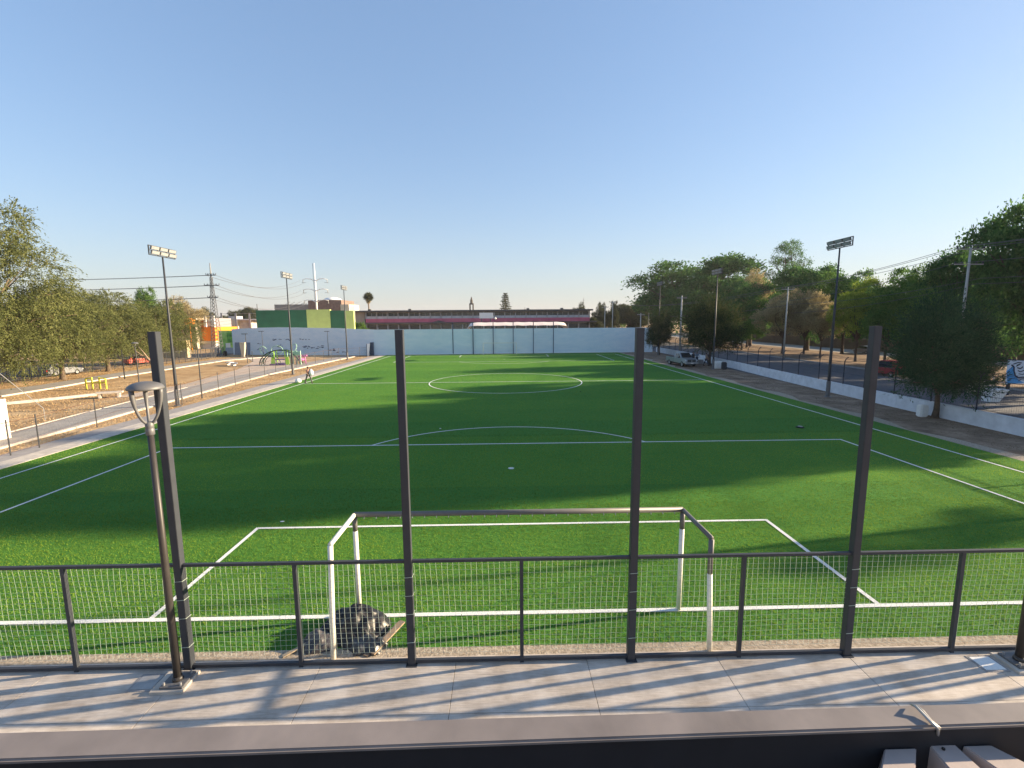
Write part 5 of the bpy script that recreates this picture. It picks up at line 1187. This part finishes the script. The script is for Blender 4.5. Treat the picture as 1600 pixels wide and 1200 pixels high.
for yy in (-.5, .5): m.tube([(1.2 * math.cos(q), yy, 1.4 * math.sin(q)) for q in np.linspace(0, math.pi, 12)], .05, 5)
P(m, 'bars', DG, t)
p = gp(352, 556); m = MB(); m.lathe([(.3, 0), (.36, .6), (.3, .9), (.05, 1.0)], n=12); o = m.build('litter_bin', BLACK); o.location = p; tag(o, 'black litter bin at the foot of the green mural wall', 'bin')

# left back fence along side street
t = thing('street_railing', 'grey railing along the side street behind the left trees', 'fence', (0, 0, 0))
pts = [gp(-60, 612), gp(0, 600), gp(60, 592), gp(120, 584), gp(180, 577), gp(240, 571), gp(290, 566), gp(330, 560), gp(345, 556)]
for a, b in zip(pts[:-1], pts[1:]):
    n = 5
    for i in range(n):
        q = a.lerp(b, i / n); m = MB(); m.tube([(q.x, q.y, 0), (q.x, q.y, 1.9)], .05, 5); P(m, 'post', DARKPOST, t)
    m = MB(); m.tube([(a.x, a.y, 1.8), (b.x, b.y, 1.8)], .03, 4); m.tube([(a.x, a.y, .2), (b.x, b.y, .2)], .03, 4)
    L_ = (b - a).length; k2 = int(L_ / .22)
    for i in range(k2): q = a.lerp(b, i / k2); m.tube([(q.x, q.y, .2), (q.x, q.y, 1.8)], .012, 3, False)
    P(m, 'rail', GREYMETAL, t)

# ================================================================ PYLONS, POLES, WIRES
p = gp(341, 557); zt = at(329.5, 411, p.y).z
t = thing('lattice_mast', 'tall steel lattice mast with three crossarms on the left', 'pylon', (p.x, p.y, 0))
m = MB(); s0, s1 = .75, .16; n = 22
def cs(z): return s0 + (s1 - s0) * min(1, z / (zt * .8))
for i in range(n):
    za, zb2 = zt * .85 * i / n, zt * .85 * (i + 1) / n; a_, b_ = cs(za), cs(zb2)
    for (sx, sy, tx, ty) in ((-1, -1, 1, -1), (1, -1, 1, 1), (1, 1, -1, 1), (-1, 1, -1, -1)):
        m.bar((sx * a_, sy * a_, za), (sx * b_, sy * b_, zb2), .07); m.bar((sx * a_, sy * a_, za), (tx * b_, ty * b_, zb2), .045); m.bar((sx * b_, sy * b_, zb2), (tx * b_, ty * b_, zb2), .045)
P(m, 'lattice', GREYMETAL, t)
m = MB(); m.tube([(0, 0, zt * .85), (0, 0, zt)], [.16, .08], 6); P(m, 'top_pole', GREYMETAL, t)
armz = [at(330, v, p.y).z for v in (430, 446, 465)]
for z, w in zip(armz, (.9, 1.35, .95)):
    m = MB(); m.bar((-w, 0, z), (w, 0, z), .14); m.bar((-w, 0, z), (0, 0, z + .35), .06); m.bar((w, 0, z), (0, 0, z + .35), .06); o = P(m, 'crossarm', GREYMETAL, t)
    for x in (-w, -w * .6, w * .6, w):
        m = MB(); m.lathe([(.05, 0), (.07, .08), (.05, .16), (.07, .24), (.03, .3)], (x, 0, z + .07), 6); P(m, 'insulator', DARKPOST, o)
mast = Vector((p.x, p.y, 0))
Y = 150; q = at(495, 483, Y); t = thing('monopole', 'white tapering monopole with curved side arms behind the lime panel', 'utility pole', (q.x, Y, 0)); zt2 = at(491.5, 411, Y).z
m = MB(); m.tube([(0, 0, 0), (0, 0, zt2 * .6), (0, 0, zt2)], [.36, .28, .13], 12); P(m, 'pole', WHITE, t, True)
m = MB(); m.tube([(-.45, 0, zt2 * .5), (-.5, 0, zt2 - .1)], .06, 5); P(m, 'ladder', GREYMETAL, t)
mono = []
for v in (437, 453, 470):
    z = at(494, v, Y).z
    for s_ in (-1, 1):
        m = MB(); m.tube([(0, 0, z - .6), (s_ * 1.3, 0, z + .2), (s_ * 2.8, 0, z + .35), (s_ * 4.1, 0, z)], [.14, .12, .1, .07], 7); P(m, 'arm', WHITE, t, True)
        m = MB(); m.tube([(s_ * 3.9, 0, z), (s_ * 4.0, 0, z - .9)], .1, 6); m.tube([(s_ * 3.0, 0, z - .9), (s_ * 4.4, 0, z - 1.0)], .05, 4); P(m, 'insulator', GREYMETAL, t)
        if s_ < 0: mono.append(Vector((q.x - 4, Y, z - .9)))
WIREM = mat('cable', (.10, .10, .11), .7)
def wire(name, a, b, sag, r, label, grp):
    m = MB(); pts = [a.lerp(b, i / 20) - Vector((0, 0, sag * 4 * (i / 20) * (1 - i / 20))) for i in range(21)]; m.tube(pts, r, 4, False); tag(m.build(name, WIREM), label, 'cable', grp)
ml = [('top', armz[0], 0), ('middle', armz[1], 1), ('lowest', armz[2], 2)]
for nm, z, i in ml:
    for s_, dsc in ((-.85, 'left'), (.85, 'right')):
        far = mono[i] + Vector((s_, 0, .0 if s_ > 0 else .7))
        wire('power_line', mast + Vector((s_, 0, z)), far, 2.3, .035, f'{nm} cable between the lattice mast and the monopole, {dsc} strand', 'cables between mast and monopole')
        wire('power_line', mast + Vector((s_, 0, z)), Vector((-170, 78 + s_ * 2, z + 1.5)), 1.6, .03, f'{nm} cable running left from the lattice mast, {dsc} strand', 'cables running left from the mast')

CP = mat('concrete_pole', (.42, .41, .38), .8, var=.1)
def upole(x, y, h, arms, label, r0=.17):
    t = thing('utility_pole', label, 'utility pole', (x, y, 0), 0, 'utility poles along the street')
    m = MB(); m.tube([(0, 0, 0), (0, 0, h)], [r0, r0 * .6], 10); P(m, 'pole', CP, t, True)
    for z, w in arms:
        m = MB(); m.box(-w, w, -.05, .05, z - .05, z + .05); o = P(m, 'crossarm', CP, t)
        for x_ in (-w * .95, -w * .5, w * .5, w * .95):
            m = MB(); m.lathe([(.03, 0), (.09, .04), (.09, .16), (.03, .22)], (x_, 0, z + .05), 8); P(m, 'insulator', DARKPOST, o)
    return t
UPA = gp(1493, 590); hA = at(1500, 387, UPA.y).z; UPB = gp(1224, 560); hB = at(1226, 449, UPB.y).z
zA2 = at(1498, 413, UPA.y).z
upole(UPA.x, UPA.y, hA, [(hA - .15, 1.45), (zA2, 1.5)], 'tall concrete utility pole with two crossarms behind the near conifer')
upole(UPB.x, UPB.y, hB, [(hB - .3, 1.0)], 'thin utility pole before the dry brown trees', .14)
for u, vb, vt, arms, lab in ((1062, 553, 462, 1, 'white utility pole between the two far conifers'), ):
    q = gp(u, vb); h = at(u, vt, q.y).z; upole(q.x, q.y, h, [(h - .4, .9)], lab, .2)
for u, Y, vt, lab in ((945, 120, 478, 'left distant utility pole beyond the end wall'), (957, 118, 470, 'taller distant utility pole beyond the end wall'), (1001, 100, 489, 'short pale pole just left of the third tall fence post'), (1013.5, 130, 472, 'thin distant pole right of the third tall fence post')):
    q = at(u, 500, Y); h = at(u, vt, Y).z; upole(q.x, Y, h, [(h - .4, .9)], lab, .16)
UC = gp(1062, 553)
C0 = Vector((UPA.x + 3.5, 6, 0))
names = ('first', 'second', 'third')
for i, (dx_, z, zb3) in enumerate(((-1.4, hA + .1, hB), (-.7, hA + .1, hB), (1.3, hA + .1, hB), (-1.4, zA2 + .1, hB - 2.2), (1.4, zA2 - 1.4, hB - 2.6), (1.0, hA - 3.6, hB - 4.0))):
    dsc = ('topmost outer', 'topmost inner', 'topmost right', 'lower crossarm left', 'lower crossarm right', 'lowest thick')[i]
    wire('street_cable', Vector((UPA.x + dx_, UPA.y, z)), Vector((UPB.x + dx_ * .7, UPB.y, zb3)), .5, .024, dsc + ' street cable between the tall utility pole and the thin one', 'street cables left of the tall pole')
    wire('street_cable', Vector((UPA.x + dx_, UPA.y, z)), Vector((C0.x + dx_, C0.y, z + .6)), .5, .024, dsc + ' street cable running right from the tall utility pole', 'street cables right of the tall pole')
    if i % 2 == 0: wire('street_cable', Vector((UPB.x + dx_ * .7, UPB.y, zb3)), Vector((UC.x + 3 + dx_, 118, zb3 - 1)), .9, .03, dsc + ' street cable running to the distance from the thin pole', 'street cables beyond the thin pole')

# ================================================================ BANNER, PLANTER (right)
t = thing('mural_banner', 'blue and white painted board with dark scribbled strokes at the right edge', 'banner', (0, 0, 0))
YB = 27.0
m = MB(); BB(m, 1572, 1720, 562, 600, YB, .1); P(m, 'board', mat('banner_white', (.62, .7, .8), .7, var=.06), t)
m = MB(); ps = [at(u, v, YB) for u, v in ((1572.5, 580), (1583, 572), (1586, 588), (1592, 594), (1600, 598), (1574, 599.5))]
m.prism([(q.x, q.z) for q in ps], YB - .012, YB - .003); P(m, 'blue_field', mat('banner_blue', (.06, .30, .62), .7), t)
m = MB()
def stroke(pts, w):
    for a, b in zip(pts[:-1], pts[1:]):
        A, B = at(*a, YB), at(*b, YB); m.bar((A.x, YB - .02, A.z), (B.x, YB - .02, B.z), .008, w, up=(0, 0, 1)) if abs(B.x - A.x) > abs(B.z - A.z) else m.bar((A.x, YB - .02, A.z), (B.x, YB - .02, B.z), w, .008, up=(0, 1, 0))
stroke([(1580, 570), (1584, 573), (1584, 580), (1586, 587), (1590, 590), (1598, 590.5), (1612, 590)], .12)
stroke([(1583, 569), (1590, 566.5), (1596, 567)], .08); stroke([(1588, 571), (1594, 569)], .1); stroke([(1589, 574.5), (1594, 576), (1598, 573)], .09); stroke([(1590, 579), (1594, 581), (1601, 578)], .07); stroke([(1591, 584), (1597, 585), (1604, 583)], .06)
stroke([(1572.5, 561.5), (1600, 563)], .06)
stroke([(1590, 595), (1596, 593)], .05)
P(m, 'stroke', mat('banner_dark', (.01, .02, .06), .7), t)
m = MB(); BB(m, 1573, 1574.2, 600, 640, YB + .2, .1); BB(m, 1690, 1692, 562, 640, YB + .2, .1); P(m, 'post', NAVY, t)
p = gp(1548, 627); t = thing('white_planter', 'white tapered planter box on the street beyond the fence', 'planter', (p.x, p.y, 0)); zp = at(1550, 608, p.y).z
m = MB(); m.add([(-.42, -.3, 0), (.35, -.3, 0), (.35, .3, 0), (-.42, .3, 0), (-.36, -.45, zp), (.85, -.45, zp), (.85, .45, zp), (-.36, .45, zp)], [(0, 3, 2, 1), (4, 5, 6, 7), (0, 1, 5, 4), (1, 2, 6, 5), (2, 3, 7, 6), (3, 0, 4, 7)]); P(m, 'box', WHITE, t)
m = MB(); m.tube([(0, 0, zp), (0, 0, zp + .9)], .04, 6); m.tube([(-.7, 0, zp + .55), (.8, 0, zp + .5)], .05, 5); P(m, 'stake', CP, t)
q = gp(1528, 618); t = thing('street_sign', 'small pale green board leaning behind the near conifer', 'sign', (q.x, q.y, 0)); m = MB(); m.box(-.9, .6, -.03, .03, .15, 1.0); P(m, 'board', mat('pale_green_board', (.4, .45, .33), .8), t)
m = MB(); m.box(-.8, -.7, .031, .08, 0, .9); m.box(.4, .5, .031, .08, 0, .9); P(m, 'leg', CP, t)
# kiosk-like low walls of the park, and far park wall
for (x0, y0, x1, y1, h, lab) in ((70.5, -40, 71, 60, 2.0, 'low park wall behind the trees, near stretch'), (70.6, 61, 71.5, 160, 2.2, 'low park wall behind the trees, far stretch')):
    m = MB(); m.bar((x0, y0, h / 2), (x1, y1, h / 2), .3, h); tag(m.build('park_wall', mat('park_wall_tan', (.13, .09, .065), .9, var=.2, scale=.5)), lab, 'wall')
m = MB(); m.box(96, 97.5, -80, 220, 0, 9); tag(m.build('hedge', mat('distant_hedge', (.015, .03, .012), .95, var=.4, scale=.8, bump=1, bscale=1.5)), 'tall dark hedge closing the park behind the trunks', 'hedge')

# ================================================================ VEHICLES
def wheel(t, x, y, r, w):
    m = MB(); pr = []
    n = 18; vs = []; 
    prof = [(r * .62, -w / 2), (r * .93, -w / 2), (r, -w * .3), (r, w * .3), (r * .93, w / 2), (r * .62, w / 2)]
    for rr_, yy in prof:
        for k_ in range(n): vs.append((x + rr_ * math.cos(2 * math.pi * k_ / n), y + yy, r + rr_ * math.sin(2 * math.pi * k_ / n)))
    m.add(vs, [(i * n + k_, i * n + (k_ + 1) % n, (i + 1) * n + (k_ + 1) % n, (i + 1) * n + k_) for i in range(5) for k_ in range(n)])
    o = P(m, 'wheel', BLACK, t, True)
    m = MB(); vs = []
    for rr_, yy in ((r * .62, -w * .42), (r * .5, -w * .3), (.03, -w * .34)):
        for k_ in range(n): vs.append((x + rr_ * math.cos(2 * math.pi * k_ / n), y + yy, r + rr_ * math.sin(2 * math.pi * k_ / n)))
    vs2 = [(a, 2 * y - b, c) for a, b, c in vs]
    fs = [(i * n + k_, i * n + (k_ + 1) % n, (i + 1) * n + (k_ + 1) % n, (i + 1) * n + k_) for i in range(2) for k_ in range(n)]
    m.add(vs, fs); m.add(vs2, fs); P(m, 'rim', GALV, o)
def bevel(o, w, seg=2):
    bm = bmesh.new(); bm.from_mesh(o.data); bmesh.ops.recalc_face_normals(bm, faces=bm.faces[:]); bmesh.ops.bevel(bm, geom=bm.edges[:], offset=w, segments=seg, affect='EDGES'); bm.to_mesh(o.data); bm.free(); shade_ok = 1
def loft(secs, name, mt, parent, bev=.03):
    """secs: list of (x, halfwidth_bottom, halfwidth_top, z0, z1) along the length"""
    m = MB(); vs = []
    for x, wb, wt, z0, z1 in secs: vs += [(x, -wb, z0), (x, wb, z0), (x, wt, z1), (x, -wt, z1)]
    n = len(secs); fs = [(0, 1, 2, 3), tuple((n - 1) * 4 + q for q in (3, 2, 1, 0))]
    for i in range(n - 1):
        a, b = i * 4, i * 4 + 4
        for q in range(4): fs.append((a + q, b + q, b + (q + 1) % 4, a + (q + 1) % 4))
    m.add(vs, fs); o = P(m, name, mt, parent)
    if bev: bevel(o, bev)
    return o
HL = mat('headlight_glass', (.6, .62, .65), .15, spec=.8); TL_ = mat('tail_light_red', (.35, .01, .01), .3)
def pickup(label, loc, rz, paint):
    t = thing('pickup_truck', label, 'pickup truck', loc, rz)   # faces +x
    loft([(-2.7, .88, .9, .55, 1.12), (-.45, .92, .92, .5, 1.12)], 'bed', paint, t)
    m = MB(); m.box(-2.58, -.56, -.76, .76, 1.10, 1.145); P(m, 'bed_floor', BLACK, t)
    loft([(-.445, .92, .92, .48, 1.14), (1.0, .92, .9, .45, 1.14), (2.3, .9, .84, .5, 1.08), (2.62, .82, .78, .52, 1.0)], 'body', paint, t, .05)
    loft([(-.45, .86, .70, 1.12, 1.74), (-.25, .86, .70, 1.12, 1.80), (.75, .86, .70, 1.12, 1.80), (1.55, .84, .68, 1.12, 1.16)], 'cab', paint, t, .03)
    m = MB()  # glazing laid on the cab
    m.add([(.80, -.64, 1.74), (.80, .64, 1.74), (1.50, .74, 1.20), (1.50, -.74, 1.20)], [(0, 3, 2, 1)]); o = P(m, 'windscreen', GLASS, t)
    o.location = (.035, 0, .03)
    for s_ in (-1, 1):
        m = MB(); m.add([(-.25, s_ * .855, 1.2), (1.15, s_ * .855, 1.2), (.70, s_ * .735, 1.70), (-.2, s_ * .735, 1.70)], [(0, 1, 2, 3)]); P(m, 'side_window', GLASS, t).location = (0, s_ * .012, 0)
        m = MB(); m.box(2.50, 2.66, s_ * .74 - .14, s_ * .74 + .1, .80, .98); o = P(m, 'headlight', HL, t); bevel(o, .02)
        m = MB(); m.box(1.15, 1.3, min(s_ * .9, s_ * 1.12), max(s_ * .9, s_ * 1.12), 1.15, 1.35); o = P(m, 'mirror', BLACK, t); bevel(o, .02)
    m = MB(); m.box(2.6, 2.67, -.56, .56, .68, .98); g_ = P(m, 'grille', BLACK, t)
    m = MB(); m.box(2.66, 2.69, -.54, .54, .81, .85); m.box(2.66, 2.69, -.05, .05, .70, .96); P(m, 'grille_bar', GALV, g_)
    m = MB(); m.box(2.55, 2.8, -.9, .9, .42, .64); o = P(m, 'bumper', GALV, t); bevel(o, .04)
    m = MB(); m.box(2.8, 2.81, -.18, .18, .47, .6); P(m, 'number_plate', WHITE, t)
    m = MB(); m.box(-2.84, -2.68, -.85, .85, .45, .62); P(m, 'rear_bumper', GALV, t)
    for x in (-1.7, 1.75):
        for y in (-.80, .80): wheel(t, x, y, .37, .24)
    m = MB(); m.box(-2.5, 2.5, -.75, .75, .3, .5); P(m, 'chassis', BLACK, t)
    return t
SILV = mat('silver_car_paint', (.30, .32, .35), .35, .5, var=.03)
pickup('silver pickup truck parked on the dirt verge under the conifer, facing the camera', (24.3, 54.6, 0), R(-90 + 8), SILV)
def car(label, loc, rz, paint, suv=0):
    t = thing('parked_car', label, 'car', loc, rz)
    loft([(-2.05, .74, .7, .35, .8), (-1.9, .82, .8, .28, .92 + .1 * suv), (.9, .84, .82, .25, .94 + .08 * suv), (1.9, .80, .76, .28, .74 + .12 * suv), (2.1, .7, .66, .36, .62 + .1 * suv)], 'body', paint, t, .06)
    h = 1.42 + .28 * suv
    loft([(-1.75, .72, .6, .88, .9), (-1.35 if not suv else -1.7, .76, .6, .88, h - .06), (-.2, .77, .62, .88, h), (.35, .77, .62, .88, h - .04), (1.15, .74, .62, .88, .92)], 'cabin', paint, t, .03)
    for s_ in (-1, 1):
        m = MB(); m.add([(-1.35, s_ * .765, .98), (.95, s_ * .765, .96), (.32, s_ * .64, h - .1), (-1.1, s_ * .64, h - .1)], [(0, 1, 2, 3)]); P(m, 'side_window', GLASS, t).location = (0, s_ * .02, 0)
        m = MB(); m.box(1.95, 2.12, s_ * .55 - .13, s_ * .55 + .13, .55, .68); P(m, 'headlight', HL, t)
        m = MB(); m.box(-2.09, -1.98, s_ * .6 - .1, s_ * .6 + .1, .62, .78); P(m, 'tail_light', TL_, t)
    m = MB(); m.add([(.42, -.56, h - .09), (.42, .56, h - .09), (1.1, .66, .96), (1.1, -.66, .96)], [(0, 3, 2, 1)]); P(m, 'windscreen', GLASS, t).location = (.03, 0, .03)
    m = MB(); m.add([(-1.42, -.54, h - .12), (-1.42, .54, h - .12), (-1.74, .62, .96), (-1.74, -.62, .96)], [(0, 1, 2, 3)]); P(m, 'rear_window', GLASS, t).location = (-.03, 0, .02)
    for x in (-1.25, 1.25):
        for y in (-.74, .74): wheel(t, x, y, .31, .2)
    return t
REDP = mat('red_car_paint', (.30, .025, .03), .35, .1, var=.04); GREYP = mat('grey_car_paint', (.2, .21, .23), .35, .4, var=.04); WHP = mat('white_car_paint', (.65, .65, .64), .35, var=.03)
p = at(1386, 592, 41.0); car('small red car parked across the street behind the rightmost tall post', (p.x, p.y, 0), R(94), REDP, 1)
p = gp(96, 586); car('silver car on the side street left of the thick pale trunk', (p.x, p.y, 0), R(80), GREYP)
p = gp(218, 569); car('orange-red car half hidden behind the left trees', (p.x, p.y, 0), R(70), mat('orange_red_paint', (.5, .06, .03), .4))
p = gp(1308, 553); car('dark car parked on the park road far behind the near right mast', (p.x + 5, p.y, 0), R(90), GREYP)
m = MB(); a = at(120, 572, 66); m.box(-72, -58, 78, 79, 0, 3.2); m.box(-88, -73, 60, 61, 0, 3.5); tag(m.build('orange_cream_wall', mat('cream_orange_wall', (.5, .36, .2), .85, scale=.15, col2=(.62, .55, .42))), 'cream and ochre walls glimpsed beneath the left trees', 'wall')

# ================================================================ PEOPLE
SKIN = mat('skin', (.30, .17, .11), .6, var=.05)
def skin_mesh(name, pts, edges, radii, mt, parent, root=0, lvl=2):
    me = bpy.data.meshes.new(name); me.from_pydata(pts, edges, []); o = bpy.data.objects.new(name, me); COL.objects.link(o)
    sm = o.modifiers.new('s', 'SKIN'); sm.use_smooth_shade = True
    for i, v in enumerate(me.skin_vertices[0].data): v.radius = radii[i] if isinstance(radii[i], tuple) else (radii[i], radii[i]); v.use_root = (i == root)
    ss = o.modifiers.new('d', 'SUBSURF'); ss.levels = lvl; ss.render_levels = lvl
    dg = bpy.context.evaluated_depsgraph_get(); dg.update()
    nm = bpy.data.meshes.new_from_object(o.evaluated_get(dg)); nm.materials.clear(); nm.materials.append(mt)
    old = o.data; o.modifiers.clear(); o.data = nm; o.parent = parent
    return o
def person(label, loc, rz, shirt, trousers, stride=.0, arms=((.0, .0), (.0, .0)), lean=0, s=1.0, crouch=0):
    t = thing('person', label, 'person', loc, rz, None, s)   # faces -y; heights for 1.72 m
    st = stride
    hip = .92; hx = .1
    J = {'pel': (0, 0, .95), 'waist': (0, -.01 - lean * .1, 1.10), 'chest': (0, -.02 - lean * .3, 1.30), 'neck0': (0, -lean * .4, 1.43), 'neck1': (0, -.01 - lean * .45, 1.50), 'head': (0, -.02 - lean * .5, 1.58), 'crown': (0, -.0 - lean * .5, 1.68)}
    for s_, nm in ((-1, 'L'), (1, 'R')):
        f = s_ * st
        J['hip' + nm] = (s_ * .095, 0, .90); J['knee' + nm] = (s_ * .11, -f * .28 - .02, .50); J['ank' + nm] = (s_ * .11, -f * .42 + (.06 if f < 0 else 0), .09); J['toe' + nm] = (s_ * .12, -f * .42 - .15, .035)
        sw, ou = arms[0 if s_ < 0 else 1]
        J['sh' + nm] = (s_ * .18, -.01 - lean * .33, 1.39); J['el' + nm] = (s_ * (.23 + ou * .5), -sw * .18 + .03, 1.13 + ou * .1); J['wr' + nm] = (s_ * (.24 + ou * .6), -sw * .42, .90 + abs(sw) * .18 + ou * .2)
        J['hand' + nm] = (s_ * (.24 + ou * .6), -sw * .42 - .04, .80 + abs(sw) * .18 + ou * .2)
    keys = list(J); ix = {k_: i for i, k_ in enumerate(keys)}
    E_ = [('pel', 'waist'), ('waist', 'chest'), ('chest', 'neck0'), ('neck0', 'neck1'), ('neck1', 'head'), ('head', 'crown')]
    for n_ in 'LR': E_ += [('pel', 'hip' + n_), ('hip' + n_, 'knee' + n_), ('knee' + n_, 'ank' + n_), ('ank' + n_, 'toe' + n_), ('chest', 'sh' + n_), ('sh' + n_, 'el' + n_), ('el' + n_, 'wr' + n_), ('wr' + n_, 'hand' + n_)]
    rad = {'pel': (.14, .10), 'waist': (.13, .09), 'chest': (.15, .10), 'neck0': .06, 'neck1': .052, 'head': (.078, .095), 'crown': (.06, .075), 'hip': .085, 'knee': .055, 'ank': .036, 'toe': .032, 'sh': .055, 'el': .04, 'wr': .026, 'hand': (.036, .02)}
    def R_(k_): return rad[k_] if k_ in rad else rad[k_[:-1]]
    b = skin_mesh('body', [J[k_] for k_ in keys], [(ix[a], ix[c]) for a, c in E_], [R_(k_) for k_ in keys], SKIN, t, 0)
    # fingers
    def sub(name, ks, es, add, mt):
        ii = {k_: i for i, k_ in enumerate(ks)}
        rr_ = [tuple(q + add for q in R_(k_)) if isinstance(R_(k_), tuple) else R_(k_) + add for k_ in ks]
        return skin_mesh(name, [J[k_] for k_ in ks], [(ii[a], ii[c]) for a, c in es], rr_, mt, t, 0)
    sub('shirt', ['pel', 'waist', 'chest', 'neck0', 'shL', 'elL', 'shR', 'elR'], [('pel', 'waist'), ('waist', 'chest'), ('chest', 'neck0'), ('chest', 'shL'), ('shL', 'elL'), ('chest', 'shR'), ('shR', 'elR')], .022, shirt)
    sub('trousers', ['pel', 'hipL', 'kneeL', 'ankL', 'hipR', 'kneeR', 'ankR'], [('pel', 'hipL'), ('hipL', 'kneeL'), ('kneeL', 'ankL'), ('pel', 'hipR'), ('hipR', 'kneeR'), ('kneeR', 'ankR')], .022, trousers)
    hd = J['crown']
    hm = MB(); hm.lathe([(.088, -.04), (.096, .0), (.088, .05), (.06, .09), (.01, .105)], (hd[0], hd[1] + .02, hd[2] - .03), 14); P(hm, 'hair', mat('dark_hair', (.015, .011, .009), .8), t, True)
    for n_ in 'LR':
        a = J['ank' + n_]; q = J['toe' + n_]; m_ = MB(); m_.tube([(a[0], a[1] + .05, .045), (a[0], a[1] - .03, .05), (q[0], q[1], .035)], [.05, .052, .04], 8); P(m_, 'shoe', BLACK, t, True)
        hx_, hy_, hz_ = J['hand' + n_]
        m_ = MB()
        for fi, (oy, ln_) in enumerate(((-.03, .07), (-.012, .08), (.006, .075), (.024, .06))):
            m_.tube([(hx_, hy_ + oy, hz_ + .01), (hx_, hy_ + oy - .008, hz_ - ln_ * .5), (hx_ - .012, hy_ + oy - .01, hz_ - ln_)], [.009, .008, .006], 6)
        m_.tube([(hx_, hy_ - .03, hz_ + .04), (hx_, hy_ - .06, hz_ + .01), (hx_, hy_ - .065, hz_ - .02)], [.01, .009, .007], 6); P(m_, 'fingers', SKIN, t, True)
    fm = MB(); y0 = J['head'][1]
    fm.add([(0, y0 - .118, 1.575), (-.014, y0 - .09, 1.565), (.014, y0 - .09, 1.565), (0, y0 - .088, 1.61)], [(0, 1, 2), (0, 3, 1), (0, 2, 3)]); P(fm, 'nose', SKIN, t)
    return t
JEAN = mat('dark_trousers', (.03, .035, .055), .8); BRWN = mat('maroon_shirt', (.14, .07, .06), .8); WSH = mat('white_shirt', (.6, .6, .6), .8); DSH = mat('dark_navy_shirt', (.03, .04, .07), .8); GSH = mat('grey_blue_shirt', (.2, .24, .3), .8); TANS = mat('tan_shirt', (.38, .3, .23), .8)
p = gp(482.5, 599)
person('person in a maroon shirt walking by the left end of the halfway line', p, R(65), BRWN, mat('grey_trousers', (.10, .09, .09), .8), .8, ((.4, 0), (-.3, .1)))
m = MB(); m.lathe([(.05, 0), (.2, .06), (.25, .25), (.2, .48), (.09, .6), (.05, .68)], (0, 0, 0), 14); o = m.build('white_sack', WHITE, None, True); o.location = p + Vector((.26, .12, .80)); tag(o, 'white sack carried on the back of the person by the halfway line', 'sack')
p = gp(466, 598); m = MB(); m.lathe([(.1, 0), (.3, .05), (.33, .22), (.2, .4), (.06, .45)], n=14); o = m.build('white_bag', WHITE, None, True); o.location = p; tag(o, 'small white bag on the ground left of the walking person', 'bag')
person('person in dark clothes standing left-most beside the bonnet of the pickup', gp(1082.5, 568.5), R(10), DSH, JEAN, .2)
person('person in a grey-blue shirt standing second beside the pickup', gp(1088.5, 568.5), R(-30), GSH, JEAN, .5, ((.7, 0), (.1, .1)))
person('person in a tan shirt and dark trousers under the conifer', gp(1103, 571.5), R(40), TANS, JEAN, .6, ((.8, 0), (.3, .1)))
person('person in dark clothes close to the conifer trunk', gp(1107.5, 570), R(-60), DSH, JEAN, .3)
m = MB(); q = gp(1099, 569); m.box(q.x - .55, q.x + .15, q.y + .3, q.y + 1.3, 0, .6); tag(m.build('tool_crate', GALV), 'grey crate on the ground beside the people under the conifer', 'crate')

# ================================================================ HAZE
hz = MB(); hz.box(-3400, 3400, -700, 5600, -1.1, 34)
hm = bpy.data.materials.new('haze_air'); hm.use_nodes = True; hn = hm.node_tree; hn.nodes.clear()
ho = hn.nodes.new('ShaderNodeOutputMaterial'); pv = hn.nodes.new('ShaderNodeVolumePrincipled'); pv.inputs['Density'].default_value = .00020
pv.inputs['Color'].default_value = (.93, .94, .96, 1); pv.inputs['Anisotropy'].default_value = .2
hn.links.new(pv.outputs[0], ho.inputs['Volume']); o = hz.build('haze', hm); tag(o, kind='stuff')
